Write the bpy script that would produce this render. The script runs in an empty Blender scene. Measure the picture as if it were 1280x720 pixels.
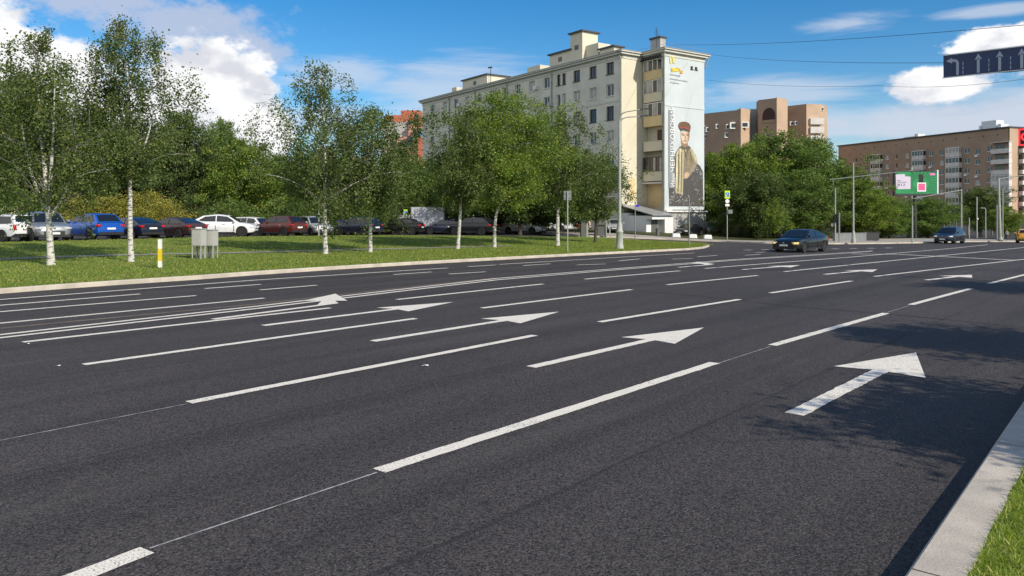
import bpy, bmesh, math, random
import numpy as np
from mathutils import Vector, Matrix

scene = bpy.context.scene
COL = scene.collection
R = math.radians

# ------------------------------------------------------------------ camera, sky, sun, exposure
FOC, CU, HV, CAMH = 962.0, 640.0, 268.0, 2.0
cam_d = bpy.data.cameras.new('camera')
cam_d.sensor_width = 36.0
cam_d.lens = FOC / 1280.0 * 36.0
cam_d.shift_y = -(360.0 - HV) / 1280.0
cam_d.clip_start = 0.05
cam_d.clip_end = 6000.0
cam = bpy.data.objects.new('camera', cam_d)
COL.objects.link(cam)
cam.location = (0, 0, CAMH)
cam.rotation_euler = (R(90), 0, 0)
scene.camera = cam

SUN_AZ, SUN_EL = R(134.0), R(35.0)          # compass style: clockwise from +Y
sun_dir = Vector((math.sin(SUN_AZ) * math.cos(SUN_EL), math.cos(SUN_AZ) * math.cos(SUN_EL), math.sin(SUN_EL)))
sun_d = bpy.data.lights.new('sun', 'SUN')
sun_d.energy = 4.9
sun_d.angle = R(0.55)
sun_d.color = (1.0, 0.91, 0.765)
sun = bpy.data.objects.new('sun', sun_d)
COL.objects.link(sun)
sun.rotation_euler = (-sun_dir).to_track_quat('-Z', 'Y').to_euler()
sun.location = sun_dir * 200

scene.view_settings.view_transform = 'Standard'
scene.view_settings.look = 'None'
scene.view_settings.gamma = 1.0
scene.view_settings.use_curve_mapping = False
scene.view_settings.exposure = 0.08
scene.cycles.max_bounces = 6
scene.cycles.diffuse_bounces = 3
scene.cycles.transparent_max_bounces = 8


class NT:
    """Small helper that chains shader nodes."""
    def __init__(s, tree):
        s.t = tree
        s.n = tree.nodes
        s.l = tree.links

    def new(s, kind, **kw):
        n = s.n.new(kind)
        for k, v in kw.items():
            setattr(n, k, v)
        return n

    def put(s, sock, v):
        if hasattr(v, 'links') or hasattr(v, 'is_output'):
            s.l.new(v, sock)
        elif isinstance(v, (tuple, list)) and len(v) == 3 and sock.type == 'RGBA':
            sock.default_value = (*v, 1)
        else:
            sock.default_value = v

    def m(s, op, a, b=0.0, c=0.0, clamp=False):
        n = s.new('ShaderNodeMath', operation=op)
        n.use_clamp = clamp
        s.put(n.inputs[0], a)
        s.put(n.inputs[1], b)
        s.put(n.inputs[2], c)
        return n.outputs[0]

    def mix(s, f, a, b, blend='MIX'):
        n = s.new('ShaderNodeMix', data_type='RGBA', blend_type=blend)
        s.put(n.inputs[0], f)
        s.put(n.inputs[6], a)
        s.put(n.inputs[7], b)
        return n.outputs[2]

    def noise(s, vec, scale, detail=3.0, rough=0.5, dist=0.0):
        n = s.new('ShaderNodeTexNoise')
        if vec is not None:
            s.l.new(vec, n.inputs['Vector'])
        n.inputs['Scale'].default_value = scale
        n.inputs['Detail'].default_value = detail
        n.inputs['Roughness'].default_value = rough
        n.inputs['Distortion'].default_value = dist
        return n.outputs['Fac']

    def ramp(s, f, lo, hi):
        n = s.new('ShaderNodeMapRange', interpolation_type='SMOOTHSTEP')
        s.put(n.inputs['Value'], f)
        n.inputs['From Min'].default_value = lo
        n.inputs['From Max'].default_value = hi
        return n.outputs['Result']

    def scale(s, vec, xyz):
        n = s.new('ShaderNodeMapping')
        s.l.new(vec, n.inputs['Vector'])
        n.inputs['Scale'].default_value = xyz
        return n.outputs[0]


world = bpy.data.worlds.new('World')
scene.world = world
world.use_nodes = True
W = NT(world.node_tree)
bg = W.n['Background']
sky = W.new('ShaderNodeTexSky', sky_type='NISHITA')
sky.sun_disc = False
sky.sun_elevation = SUN_EL
sky.sun_rotation = SUN_AZ
sky.altitude = 150
sky.air_density = 1.0
sky.dust_density = 0.35
sky.ozone_density = 3.0
SKY_STRENGTH = 0.108
hs = W.new('ShaderNodeHueSaturation')
hs.inputs['Saturation'].default_value = 1.42
hs.inputs['Value'].default_value = 1.15
W.l.new(sky.outputs[0], hs.inputs['Color'])
tcw = W.new('ShaderNodeTexCoord')
sep = W.new('ShaderNodeSeparateXYZ')
W.l.new(tcw.outputs['Generated'], sep.inputs[0])
az = W.m('ARCTAN2', sep.outputs[0], sep.outputs[1])
el = W.m('ARCSINE', sep.outputs[2])


def azel(u, v):
    x, z = (u - CU) / FOC, (HV - v) / FOC
    return math.atan2(x, 1), math.atan2(z, math.hypot(x, 1))


wv = W.scale(tcw.outputs['Generated'], (1, 1, 1.7))
n1 = W.noise(wv, 9.0, 7.0, 0.58)
n2 = W.noise(wv, 34.0, 6.0, 0.62)
nn = W.m('ADD', W.m('MULTIPLY', W.m('SUBTRACT', n1, 0.5), 1.5), W.m('MULTIPLY', W.m('SUBTRACT', n2, 0.5), 1.9))
wind = W.scale(tcw.outputs['Generated'], (2.0, 2.0, 14.0))
n3 = W.noise(wind, 3.0, 5.0, 0.6, 0.4)


def blobs(lst):
    acc = None
    hgt = None
    for (u, v, ru, rv) in lst:
        a0, e0 = (u, v) if abs(u) < 4 else azel(u, v)       # pixel of the photo, or radians for the sky behind
        if abs(u) < 4:
            ru, rv = ru * FOC, rv * FOC
        dx = W.m('DIVIDE', W.m('SUBTRACT', az, a0), ru / FOC)
        dy = W.m('DIVIDE', W.m('SUBTRACT', el, e0), rv / FOC)
        d = W.m('SQRT', W.m('ADD', W.m('MULTIPLY', dx, dx), W.m('MULTIPLY', dy, dy)))
        f = W.m('SUBTRACT', 1.0, d)
        acc = f if acc is None else W.m('MAXIMUM', acc, f)
    return acc


# puffy cumulus; entries in radians are unseen clouds added as neutral fill light
cum = blobs([(258, 112, 84, 62), (215, 150, 80, 60), (325, 165, 50, 45), (300, 118, 55, 45), (30, 92, 100, 58), (-60, 60, 110, 70),
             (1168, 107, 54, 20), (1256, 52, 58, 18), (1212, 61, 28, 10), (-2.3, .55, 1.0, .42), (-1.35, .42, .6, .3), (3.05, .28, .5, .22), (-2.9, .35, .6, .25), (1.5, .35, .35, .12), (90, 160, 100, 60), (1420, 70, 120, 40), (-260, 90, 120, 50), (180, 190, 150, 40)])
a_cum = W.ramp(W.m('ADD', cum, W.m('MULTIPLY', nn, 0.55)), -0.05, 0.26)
# soft grey cloud along the upper left
soft = blobs([(215, 28, 150, 42), (120, -5, 180, 40), (310, 60, 70, 30), (1000, -60, 200, 30), (1190, 152, 190, 24), (1300, 140, 120, 26)])
a_soft = W.m('MULTIPLY', W.ramp(W.m('ADD', soft, W.m('MULTIPLY', nn, 0.8)), 0.0, 0.7), 0.75)
# thin streaks and the flat bank low on the right
strk = blobs([(1180, 158, 240, 40), (1120, 150, 120, 24), (960, 118, 130, 20), (560, 108, 120, 40), (430, 90, 90, 26), (1240, 14, 60, 8), (1060, 30, 60, 14), (1420, 120, 200, 40), (400, 150, 60, 40)])
a_strk = W.m('MULTIPLY', W.ramp(W.m('ADD', strk, W.m('MULTIPLY', W.m('SUBTRACT', n3, 0.5), 2.2)), -0.1, 0.75), 0.62)
mp2 = W.new('ShaderNodeMapping')
W.l.new(tcw.outputs['Generated'], mp2.inputs['Vector'])
mp2.inputs['Scale'].default_value = (1, 1, 1.7)
mp2.inputs['Location'].default_value = (0.02, -0.01, 0.055)
n1b = W.noise(mp2.outputs[0], 9.0, 5.0, 0.55)
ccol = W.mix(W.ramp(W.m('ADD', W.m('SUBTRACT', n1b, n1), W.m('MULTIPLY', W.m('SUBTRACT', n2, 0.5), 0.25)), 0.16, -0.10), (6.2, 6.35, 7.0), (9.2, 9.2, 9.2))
col = W.mix(a_soft, hs.outputs[0], (5.1, 5.4, 6.5))
col = W.mix(a_strk, col, (5.9, 6.4, 7.3))
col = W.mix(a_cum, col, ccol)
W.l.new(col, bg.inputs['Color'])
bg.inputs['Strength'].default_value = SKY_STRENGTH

# ------------------------------------------------------------------ terrain: the road runs gently downhill away from the camera
ROAD_A = R(40.3)
RX, RY = math.sin(ROAD_A), math.cos(ROAD_A)      # along the road
NX, NY = -RY, RX                                 # across the road, away from the camera


def sn(x, y):
    return x * RX + y * RY, x * NX + y * NY


def xy(s, n):
    return s * RX + n * NX, s * RY + n * NY


def _sp(t, w=8.0):
    t = np.asarray(t, float) / w
    return w * np.where(t > 30, t, np.log1p(np.exp(np.minimum(t, 30))))


def _ss(a, b, t):
    t = np.clip((np.asarray(t, float) - a) / (b - a), 0, 1)
    return t * t * (3 - 2 * t)


def G(x, y):
    s, n = x * RX + y * RY, x * NX + y * NY
    z = -0.0130 * (_sp(s - 15) - _sp(s - 190))
    z = z + 0.50 * _ss(28, 52, n) * (1 - _ss(90, 135, s))
    z = z + 0.36 * _ss(52, 78, s) * _ss(36, 46, n) * (1 - _ss(100, 140, s))
    return z


def P(u, v, dz=0.0):
    """ground point (raised by dz) where the photo shows pixel u, v"""
    dx, dzr = (u - CU) / FOC, -(v - HV) / FOC
    Y = 1.0
    prev = None
    while Y < 700:
        f = CAMH + dzr * Y - float(G(dx * Y, Y)) - dz
        if f < 0:
            a, b = prev, Y
            for _ in range(40):
                mid = (a + b) / 2
                if CAMH + dzr * mid - float(G(dx * mid, mid)) - dz < 0:
                    b = mid
                else:
                    a = mid
            return Vector((dx * b, b, CAMH + dzr * b))
        prev = Y
        Y *= 1.02
    return Vector((dx * 300, 300, float(G(dx * 300, 300)) + dz))


def A(u, v, Y):
    return Vector(((u - CU) / FOC * Y, Y, CAMH - (v - HV) / FOC * Y))


# ------------------------------------------------------------------ materials
MATS = {}


def mat(name, color, rough=0.6, metal=0.0, spec=0.5, var=0.0, vscale=3.0, bump=0.0, bscale=20.0, coat=0.0, emit=None, dirt=None, coords='Object'):
    if name in MATS:
        return MATS[name]
    m = bpy.data.materials.new(name)
    m.use_nodes = True
    t = NT(m.node_tree)
    b = t.n['Principled BSDF']
    b.inputs['Roughness'].default_value = rough
    b.inputs['Metallic'].default_value = metal
    b.inputs['Specular IOR Level'].default_value = spec
    if coat:
        b.inputs['Coat Weight'].default_value = coat
        b.inputs['Coat Roughness'].default_value = 0.04
    c = (*color, 1)
    b.inputs['Base Color'].default_value = c
    tc = t.new('ShaderNodeTexCoord')
    vec = tc.outputs[coords]
    if var:
        f = t.noise(vec, vscale, 5.0, 0.6)
        lo = tuple(max(0, x * (1 - var)) for x in color)
        hi = tuple(min(1, x * (1 + var)) for x in color)
        cc = t.mix(t.ramp(f, 0.3, 0.7), lo, hi)
        if dirt:
            f2 = t.noise(t.scale(vec, dirt[2] if len(dirt) > 2 else (1, 1, 0.25)), vscale * 2.3, 6.0, 0.65)
            cc = t.mix(t.m('MULTIPLY', t.ramp(f2, 0.5, 0.8), dirt[1]), cc, dirt[0])
        t.l.new(cc, b.inputs['Base Color'])
    if bump:
        bn = t.new('ShaderNodeBump')
        bn.inputs['Strength'].default_value = bump
        bn.inputs['Distance'].default_value = 0.02
        t.l.new(t.noise(vec, bscale, 4.0, 0.6), bn.inputs['Height'])
        t.l.new(bn.outputs[0], b.inputs['Normal'])
    if emit:
        b.inputs['Emission Color'].default_value = (*emit[0], 1)
        b.inputs['Emission Strength'].default_value = emit[1]
    MATS[name] = m
    return m


def mat_asphalt():
    m = bpy.data.materials.new('asphalt')
    m.use_nodes = True
    t = NT(m.node_tree)
    b = t.n['Principled BSDF']
    vec = t.new('ShaderNodeTexCoord').outputs['Object']
    # stones of a few millimetres to a centimetre
    vo = t.new('ShaderNodeTexVoronoi', feature='F1')
    vo.inputs['Scale'].default_value = 88.0
    t.l.new(vec, vo.inputs['Vector'])
    sepc = t.new('ShaderNodeSeparateColor')
    t.l.new(vo.outputs['Color'], sepc.inputs[0])
    stone = sepc.outputs[0]
    base = t.mix(t.ramp(stone, 0.0, 1.0), (0.0140, 0.0122, 0.0122), (0.072, 0.063, 0.0605))
    spark = t.m('GREATER_THAN', sepc.outputs[1], 0.965)
    base = t.mix(t.m('MULTIPLY', spark, 0.6), base, (0.125, 0.12, 0.115))
    big = t.noise(t.scale(vec, (0.35, 1.0, 1.0)), 0.35, 5.0, 0.6)
    base = t.mix(t.ramp(big, 0.3, 0.75), base, t.mix(1.0, base, (1.28, 1.27, 1.28), 'MULTIPLY'))
    # tyre tracks: long faint bands along the lanes (the sheet's own x axis)
    band = t.noise(t.scale(vec, (0.012, 0.9, 1.0)), 1.3, 3.0, 0.5)
    base = t.mix(t.ramp(band, 0.45, 0.7), base, t.mix(1.0, base, (0.72, 0.72, 0.73), 'MULTIPLY'))
    warm = t.noise(vec, 0.12, 3.0, 0.5)
    base = t.mix(t.m('MULTIPLY', t.ramp(warm, 0.45, 0.7), 0.35), base, t.mix(1.0, base, (1.22, 1.10, 1.02), 'MULTIPLY'))
    # oil drips and old patches
    sp_ = t.noise(vec, 0.9, 6.0, 0.7)
    base = t.mix(t.m('MULTIPLY', t.ramp(sp_, 0.60, 0.70), 0.45), base, t.mix(1.0, base, (0.55, 0.55, 0.56), 'MULTIPLY'))
    dust = t.noise(t.scale(vec, (0.05, 0.6, 1.0)), 2.2, 6.0, 0.7)
    base = t.mix(t.m('MULTIPLY', t.ramp(dust, 0.52, 0.78), 0.40), base, (0.11, 0.10, 0.093))
    sxyz = t.new('ShaderNodeSeparateXYZ')
    t.l.new(vec, sxyz.inputs[0])
    seam = t.m('PINGPONG', t.m('ADD', sxyz.outputs[1], t.m('MULTIPLY', t.noise(vec, 0.5, 2.0), 0.12)), 1.72)
    base = t.mix(t.m('MULTIPLY', t.m('LESS_THAN', seam, 0.022), 0.45), base, (0.012, 0.012, 0.012))
    t.l.new(base, b.inputs['Base Color'])
    b.inputs['Roughness'].default_value = 0.78
    b.inputs['Specular IOR Level'].default_value = 0.35
    bn = t.new('ShaderNodeBump')
    bn.inputs['Strength'].default_value = 0.55
    bn.inputs['Distance'].default_value = 0.006
    hgt = t.m('SUBTRACT', t.m('MULTIPLY', stone, 0.6), vo.outputs['Distance'])
    t.l.new(hgt, bn.inputs['Height'])
    t.l.new(bn.outputs[0], b.inputs['Normal'])
    MATS['asphalt'] = m
    return m


def mat_paint_line():
    m = bpy.data.materials.new('road_paint')
    m.use_nodes = True
    t = NT(m.node_tree)
    b = t.n['Principled BSDF']
    vec = t.new('ShaderNodeTexCoord').outputs['Object']
    f = t.noise(vec, 1.6, 6.0, 0.7)
    c = t.mix(t.ramp(f, 0.3, 0.7), (0.66, 0.615, 0.54), (0.82, 0.775, 0.69))
    g = t.noise(vec, 70.0, 3.0, 0.7)
    c = t.mix(t.m('MULTIPLY', t.ramp(t.m('ADD', g, t.m('MULTIPLY', t.m('SUBTRACT', f, 0.5), 0.55)), 0.54, 0.68), 0.85), c, (0.07, 0.068, 0.066))
    t.l.new(c, b.inputs['Base Color'])
    b.inputs['Roughness'].default_value = 0.7
    bn = t.new('ShaderNodeBump')
    bn.inputs['Strength'].default_value = 0.4
    bn.inputs['Distance'].default_value = 0.006
    t.l.new(g, bn.inputs['Height'])
    t.l.new(bn.outputs[0], b.inputs['Normal'])
    MATS['line'] = m
    return m


def mat_grass(name, a, b_, c_, bump=0.8):
    m = bpy.data.materials.new(name)
    m.use_nodes = True
    t = NT(m.node_tree)
    b = t.n['Principled BSDF']
    vec = t.new('ShaderNodeTexCoord').outputs['Object']
    f1 = t.noise(vec, 0.35, 5.0, 0.65)
    f2 = t.noise(vec, 5.0, 5.0, 0.7)
    c = t.mix(t.ramp(f2, 0.3, 0.7), a, b_)
    c = t.mix(t.m('MULTIPLY', t.ramp(f1, 0.45, 0.75), 0.7), c, c_)
    t.l.new(c, b.inputs['Base Color'])
    b.inputs['Roughness'].default_value = 0.8
    b.inputs['Specular IOR Level'].default_value = 0.2
    bn = t.new('ShaderNodeBump')
    bn.inputs['Strength'].default_value = bump
    bn.inputs['Distance'].default_value = 0.06
    t.l.new(t.noise(vec, 18.0, 5.0, 0.7), bn.inputs['Height'])
    t.l.new(bn.outputs[0], b.inputs['Normal'])
    MATS[name] = m
    return m


def mat_leaf(name, dark, light, yellow, trans=0.35, yfrac=0.12):
    m = bpy.data.materials.new(name)
    m.use_nodes = True
    t = NT(m.node_tree)
    b = t.n['Principled BSDF']
    at = t.new('ShaderNodeAttribute', attribute_name='tint')
    tint = at.outputs['Fac']
    geo = t.new('ShaderNodeNewGeometry')
    cl = t.noise(geo.outputs['Position'], 0.55, 3.0, 0.6)
    c = t.mix(tint, dark, light)
    c = t.mix(t.m('MULTIPLY', t.ramp(cl, 0.44, 0.62), 0.7), c, light)
    c = t.mix(t.m('GREATER_THAN', tint, 1.0 - yfrac), c, yellow)
    t.l.new(c, b.inputs['Base Color'])
    b.inputs['Roughness'].default_value = 0.55
    b.inputs['Specular IOR Level'].default_value = 0.28
    tr = t.new('ShaderNodeBsdfTranslucent')
    t.l.new(t.mix(1.0, c, (1.25, 1.4, 0.55), 'MULTIPLY'), tr.inputs['Color'])
    mx = t.new('ShaderNodeMixShader')
    mx.inputs[0].default_value = trans
    t.l.new(b.outputs[0], mx.inputs[1])
    t.l.new(tr.outputs[0], mx.inputs[2])
    t.l.new(mx.outputs[0], t.n['Material Output'].inputs['Surface'])
    MATS[name] = m
    return m


def mat_bark(name, base, patch, scl, amount, lo=0.55, hi=0.66):
    m = bpy.data.materials.new(name)
    m.use_nodes = True
    t = NT(m.node_tree)
    b = t.n['Principled BSDF']
    vec = t.new('ShaderNodeTexCoord').outputs['Object']
    f = t.noise(t.scale(vec, scl), 1.0, 5.0, 0.65)
    c = t.mix(t.m('MULTIPLY', t.ramp(f, lo, hi), amount), base, patch)
    f3 = t.noise(vec, 9.0, 4.0, 0.6)
    c = t.mix(t.m('MULTIPLY', f3, 0.4), c, tuple(x * 0.6 for x in base))
    t.l.new(c, b.inputs['Base Color'])
    b.inputs['Roughness'].default_value = 0.85
    MATS[name] = m
    return m


def mat_brick(name, c1, c2, mortar, scale):
    m = bpy.data.materials.new(name)
    m.use_nodes = True
    t = NT(m.node_tree)
    b = t.n['Principled BSDF']
    vec = t.new('ShaderNodeTexCoord').outputs['Object']
    f1 = t.noise(vec, 0.16, 4.0, 0.6)
    f2 = t.noise(t.scale(vec, (2.0, 2.0, 6.0)), 1.4, 5.0, 0.75)
    sp = t.new('ShaderNodeSeparateXYZ')
    t.l.new(vec, sp.inputs[0])
    course = t.m('LESS_THAN', t.m('FRACT', t.m('MULTIPLY', sp.outputs[2], scale)), 0.16)
    c = t.mix(t.ramp(f2, 0.25, 0.75), c1, c2)
    c = t.mix(t.m('MULTIPLY', t.ramp(f1, 0.4, 0.7), 0.5), c, tuple(0.75 * x for x in c1))
    c = t.mix(t.m('MULTIPLY', course, 0.4), c, mortar)
    t.l.new(c, b.inputs['Base Color'])
    b.inputs['Roughness'].default_value = 0.85
    MATS[name] = m
    return m


mat_asphalt()
mat_paint_line()
mat_grass('verge_grass', (0.105, 0.155, 0.026), (0.17, 0.235, 0.042), (0.26, 0.245, 0.075))
mat_grass('soil_grass', (0.045, 0.055, 0.018), (0.080, 0.085, 0.030), (0.10, 0.085, 0.05))
mat_leaf('birch_leaf', (0.058, 0.090, 0.026), (0.145, 0.190, 0.054), (0.30, 0.28, 0.07), 0.32, 0.025)
mat_leaf('lime_leaf', (0.090, 0.150, 0.028), (0.195, 0.27, 0.046), (0.34, 0.34, 0.06), 0.40, 0.10)
mat_leaf('maple_leaf', (0.068, 0.122, 0.030), (0.160, 0.235, 0.056), (0.23, 0.24, 0.06), 0.36, 0.07)
mat_leaf('dark_leaf', (0.046, 0.084, 0.026), (0.110, 0.155, 0.044), (0.18, 0.19, 0.055), 0.30, 0.07)
mat_leaf('yellow_leaf', (0.19, 0.21, 0.04), (0.36, 0.34, 0.07), (0.52, 0.42, 0.11), 0.42, 0.2)
mat_leaf('blade', (0.13, 0.19, 0.025), (0.29, 0.36, 0.055), (0.52, 0.50, 0.18), 0.40, 0.16)
mat_leaf('verge_blade', (0.13, 0.18, 0.028), (0.23, 0.29, 0.052), (0.38, 0.36, 0.12), 0.38, 0.14)
mat_bark('birch_bark', (0.58, 0.56, 0.52), (0.035, 0.032, 0.03), (5, 5, 17), 0.95, 0.50, 0.60)
mat_bark('birch_limb', (0.20, 0.185, 0.165), (0.05, 0.045, 0.04), (9, 9, 9), 0.8, .45, .6)
mat_bark('brown_bark', (0.075, 0.058, 0.045), (0.03, 0.025, 0.02), (12, 12, 3), 0.7, 0.4, 0.7)
mat('concrete', (0.45, 0.405, 0.35), 0.85, var=0.14, vscale=2.2, bump=0.35, bscale=60, dirt=((0.22, 0.20, 0.18), 0.6, (1, 1, 1)))
mat('pavement', (0.33, 0.30, 0.26), 0.85, var=0.15, vscale=0.6)
mat('path', (0.22, 0.215, 0.16), 0.85, var=0.15, vscale=0.8)
mat('kerb_stone', (0.46, 0.41, 0.34), 0.85, var=0.15, vscale=1.5)
mat('dark_seam', (0.012, 0.012, 0.013), 0.8)
mat('string_paint', (0.30, 0.30, 0.30), 0.8, var=0.5, vscale=9.0)
mat('tan_seam', (0.13, 0.10, 0.075), 0.85, var=0.25, vscale=2.0)
mat('glass', (0.012, 0.015, 0.019), 0.06, spec=0.8)
mat('window_glass', (0.022, 0.026, 0.032), 0.07, spec=0.7)
mat('curtain', (0.36, 0.35, 0.33), 0.4, var=0.3, vscale=1.3)
mat('white_frame', (0.72, 0.72, 0.70), 0.5, var=0.06)
mat('brown_frame', (0.08, 0.04, 0.028), 0.5)
mat('black_frame', (0.03, 0.03, 0.03), 0.5)
mat('rubber', (0.014, 0.014, 0.015), 0.85)
mat('alloy', (0.55, 0.56, 0.58), 0.3, metal=0.9)
mat('black_plastic', (0.018, 0.018, 0.02), 0.5)
mat('chrome', (0.6, 0.6, 0.62), 0.15, metal=1.0)
mat('plate_white', (0.75, 0.75, 0.75), 0.5)
mat('head_glass', (0.55, 0.57, 0.60), 0.12, spec=0.9)
mat('amber', (0.80, 0.62, 0.22), 0.2)
mat('tail_red', (0.42, 0.012, 0.014), 0.2)
mat('pole_metal', (0.22, 0.23, 0.22), 0.55, metal=0.1, var=0.1, vscale=2)
mat('pole_light', (0.33, 0.35, 0.31), 0.55, var=0.1, vscale=2)
mat('pole_dark', (0.03, 0.033, 0.035), 0.5)
mat('wire', (0.02, 0.02, 0.022), 0.6)
mat('sign_back', (0.19, 0.20, 0.20), 0.5, metal=0.1, var=0.1)
mat('sign_blue', (0.004, 0.019, 0.085), 0.35, var=0.12, vscale=1.5)
mat('sign_white', (0.26, 0.31, 0.42), 0.45)
mat('sign_edge', (0.62, 0.66, 0.70), 0.4)
mat('sign_lime', (0.50, 0.78, 0.02), 0.4)
mat('post_white', (0.75, 0.75, 0.72), 0.6)
mat('post_yellow', (0.70, 0.50, 0.015), 0.6)
mat('cabinet', (0.40, 0.40, 0.38), 0.5, var=0.06)
mat('cabinet_dark', (0.10, 0.105, 0.10), 0.6)
mat('roof_metal', (0.30, 0.31, 0.32), 0.45, metal=0.2, var=0.1)
mat('roof_dark', (0.05, 0.05, 0.055), 0.6)
mat('plaster_grey', (0.63, 0.605, 0.53), 0.85, var=0.11, vscale=0.35, dirt=((0.40, 0.36, 0.29), 0.3))
mat('plaster_cream', (0.60, 0.56, 0.44), 0.85, var=0.05, vscale=0.4, dirt=((0.45, 0.40, 0.28), 0.3))
mat('plaster_yellow', (0.64, 0.50, 0.28), 0.85, var=0.07, vscale=0.6, dirt=((0.35, 0.28, 0.17), 0.3))
mat('mural_wall', (0.50, 0.545, 0.565), 0.8, var=0.05, vscale=0.35, dirt=((0.42, 0.46, 0.48), 0.4))
mat('cornice', (0.56, 0.55, 0.50), 0.8, var=0.06)
mat('white_plaster', (0.70, 0.71, 0.71), 0.8, var=0.06, vscale=0.6, dirt=((0.4, 0.4, 0.4), 0.3))
mat('plinth', (0.38, 0.38, 0.37), 0.85, var=0.1, vscale=0.5, dirt=((0.22, 0.22, 0.21), 0.4))
mat_brick('brick_brown', (0.285, 0.195, 0.138), (0.37, 0.262, 0.19), (0.42, 0.35, 0.28), 3.0)
mat_brick('brick_tan_lit', (0.42, 0.295, 0.205), (0.50, 0.36, 0.25), (0.50, 0.40, 0.31), 2.0)  # lighter copy of brick_brown for sun-facing walls; sunlight is put into the colour
mat_brick('brick_red', (0.40, 0.105, 0.055), (0.50, 0.150, 0.085), (0.45, 0.22, 0.16), 2.0)
mat('pale_pink', (0.52, 0.26, 0.19), 0.85, var=0.08)
mat('balcony_panel', (0.60, 0.57, 0.54), 0.7, var=0.10, vscale=0.8)


# ------------------------------------------------------------------ mesh helper
class MB:
    def __init__(s):
        s.v = []
        s.f = []
        s.mi = []

    def face(s, pts, mi=0):
        i = len(s.v)
        s.v.extend([tuple(p) for p in pts])
        s.f.append(tuple(range(i, i + len(pts))))
        s.mi.append(mi)

    def box(s, c, d, mi=0, M=None, taper=1.0):
        hx, hy, hz = d[0] / 2, d[1] / 2, d[2] / 2
        vs = []
        for z, k in ((-hz, 1.0), (hz, taper)):
            for x, y in ((-hx, -hy), (hx, -hy), (hx, hy), (-hx, hy)):
                p = Vector((x * k, y * k, z))
                if M is not None:
                    p = M @ p
                vs.append(tuple(p + Vector(c)))
        i = len(s.v)
        s.v += vs
        for q in ((0, 3, 2, 1), (4, 5, 6, 7), (0, 1, 5, 4), (1, 2, 6, 5), (2, 3, 7, 6), (3, 0, 4, 7)):
            s.f.append(tuple(i + k for k in q))
            s.mi.append(mi)

    def b2(s, lo, hi, mi=0):
        s.box(tuple((a + b) / 2 for a, b in zip(lo, hi)), tuple(b - a for a, b in zip(lo, hi)), mi)

    def tube(s, pts, rad, n=8, mi=0, cap=True):
        pts = [Vector(p) for p in pts]
        rad = rad if isinstance(rad, (list, tuple)) else [rad] * len(pts)
        rings = []
        u = None
        for k, p in enumerate(pts):
            d = (pts[min(k + 1, len(pts) - 1)] - pts[max(k - 1, 0)]).normalized()
            if u is None:
                u = d.orthogonal().normalized()
            else:
                u = (u - d * u.dot(d))
                u = u.normalized() if u.length > 1e-6 else d.orthogonal().normalized()
            w = d.cross(u)
            i = len(s.v)
            for j in range(n):
                a = 2 * math.pi * j / n
                s.v.append(tuple(p + (u * math.cos(a) + w * math.sin(a)) * rad[k]))
            rings.append(i)
        for a, b in zip(rings, rings[1:]):
            for j in range(n):
                s.f.append((a + j, a + (j + 1) % n, b + (j + 1) % n, b + j))
                s.mi.append(mi)
        if cap:
            s.f.append(tuple(rings[0] + j for j in reversed(range(n))))
            s.mi.append(mi)
            s.f.append(tuple(rings[-1] + j for j in range(n)))
            s.mi.append(mi)

    def prism(s, poly, vec, mi=0):
        """extrude a planar polygon (3d points) by vec"""
        vec = Vector(vec)
        a = [Vector(p) for p in poly]
        b = [p + vec for p in a]
        i = len(s.v)
        n = len(a)
        s.v += [tuple(p) for p in a] + [tuple(p) for p in b]
        s.f.append(tuple(i + k for k in reversed(range(n))))
        s.mi.append(mi)
        s.f.append(tuple(i + n + k for k in range(n)))
        s.mi.append(mi)
        for k in range(n):
            s.f.append((i + k, i + (k + 1) % n, i + n + (k + 1) % n, i + n + k))
            s.mi.append(mi)

    def lathe(s, prof, c=(0, 0, 0), n=16, axis='z', mi=0):
        rings = []
        for r, h in prof:
            i = len(s.v)
            for j in range(n):
                a = 2 * math.pi * j / n
                x, y = r * math.cos(a), r * math.sin(a)
                p = (x, y, h) if axis == 'z' else ((x, h, y) if axis == 'y' else (h, x, y))
                s.v.append((p[0] + c[0], p[1] + c[1], p[2] + c[2]))
            rings.append(i)
        for a, b in zip(rings, rings[1:]):
            for j in range(n):
                s.f.append((a + j, a + (j + 1) % n, b + (j + 1) % n, b + j))
                s.mi.append(mi)
        s.f.append(tuple(rings[0] + j for j in reversed(range(n))))
        s.mi.append(mi)
        s.f.append(tuple(rings[-1] + j for j in range(n)))
        s.mi.append(mi)

    def mesh(s, name, mats, smooth=None):
        me = bpy.data.meshes.new(name)
        me.from_pydata(s.v, [], s.f)
        mats = mats if isinstance(mats, (list, tuple)) else [mats]
        for m in mats:
            me.materials.append(MATS[m] if isinstance(m, str) else m)
        if len(mats) > 1:
            me.polygons.foreach_set('material_index', s.mi)
        me.update()
        bm = bmesh.new()
        bm.from_mesh(me)
        bmesh.ops.recalc_face_normals(bm, faces=bm.faces)
        bm.to_mesh(me)
        bm.free()
        if smooth:
            me.polygons.foreach_set('use_smooth', [True] * len(me.polygons))
            me.set_sharp_from_angle(angle=R(smooth))
        return me

    def build(s, name, mats, parent=None, smooth=None):
        return obj(name, s.mesh(name, mats, smooth), parent)


def obj(name, me, parent=None):
    o = bpy.data.objects.new(name, me)
    COL.objects.link(o)
    if parent is not None:
        o.parent = parent
    return o


def tag(o, label=None, cat=None, group=None, kind=None):
    if label:
        o['label'] = label
    if cat:
        o['category'] = cat
    if group:
        o['group'] = group
    if kind:
        o['kind'] = kind
    return o


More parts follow.
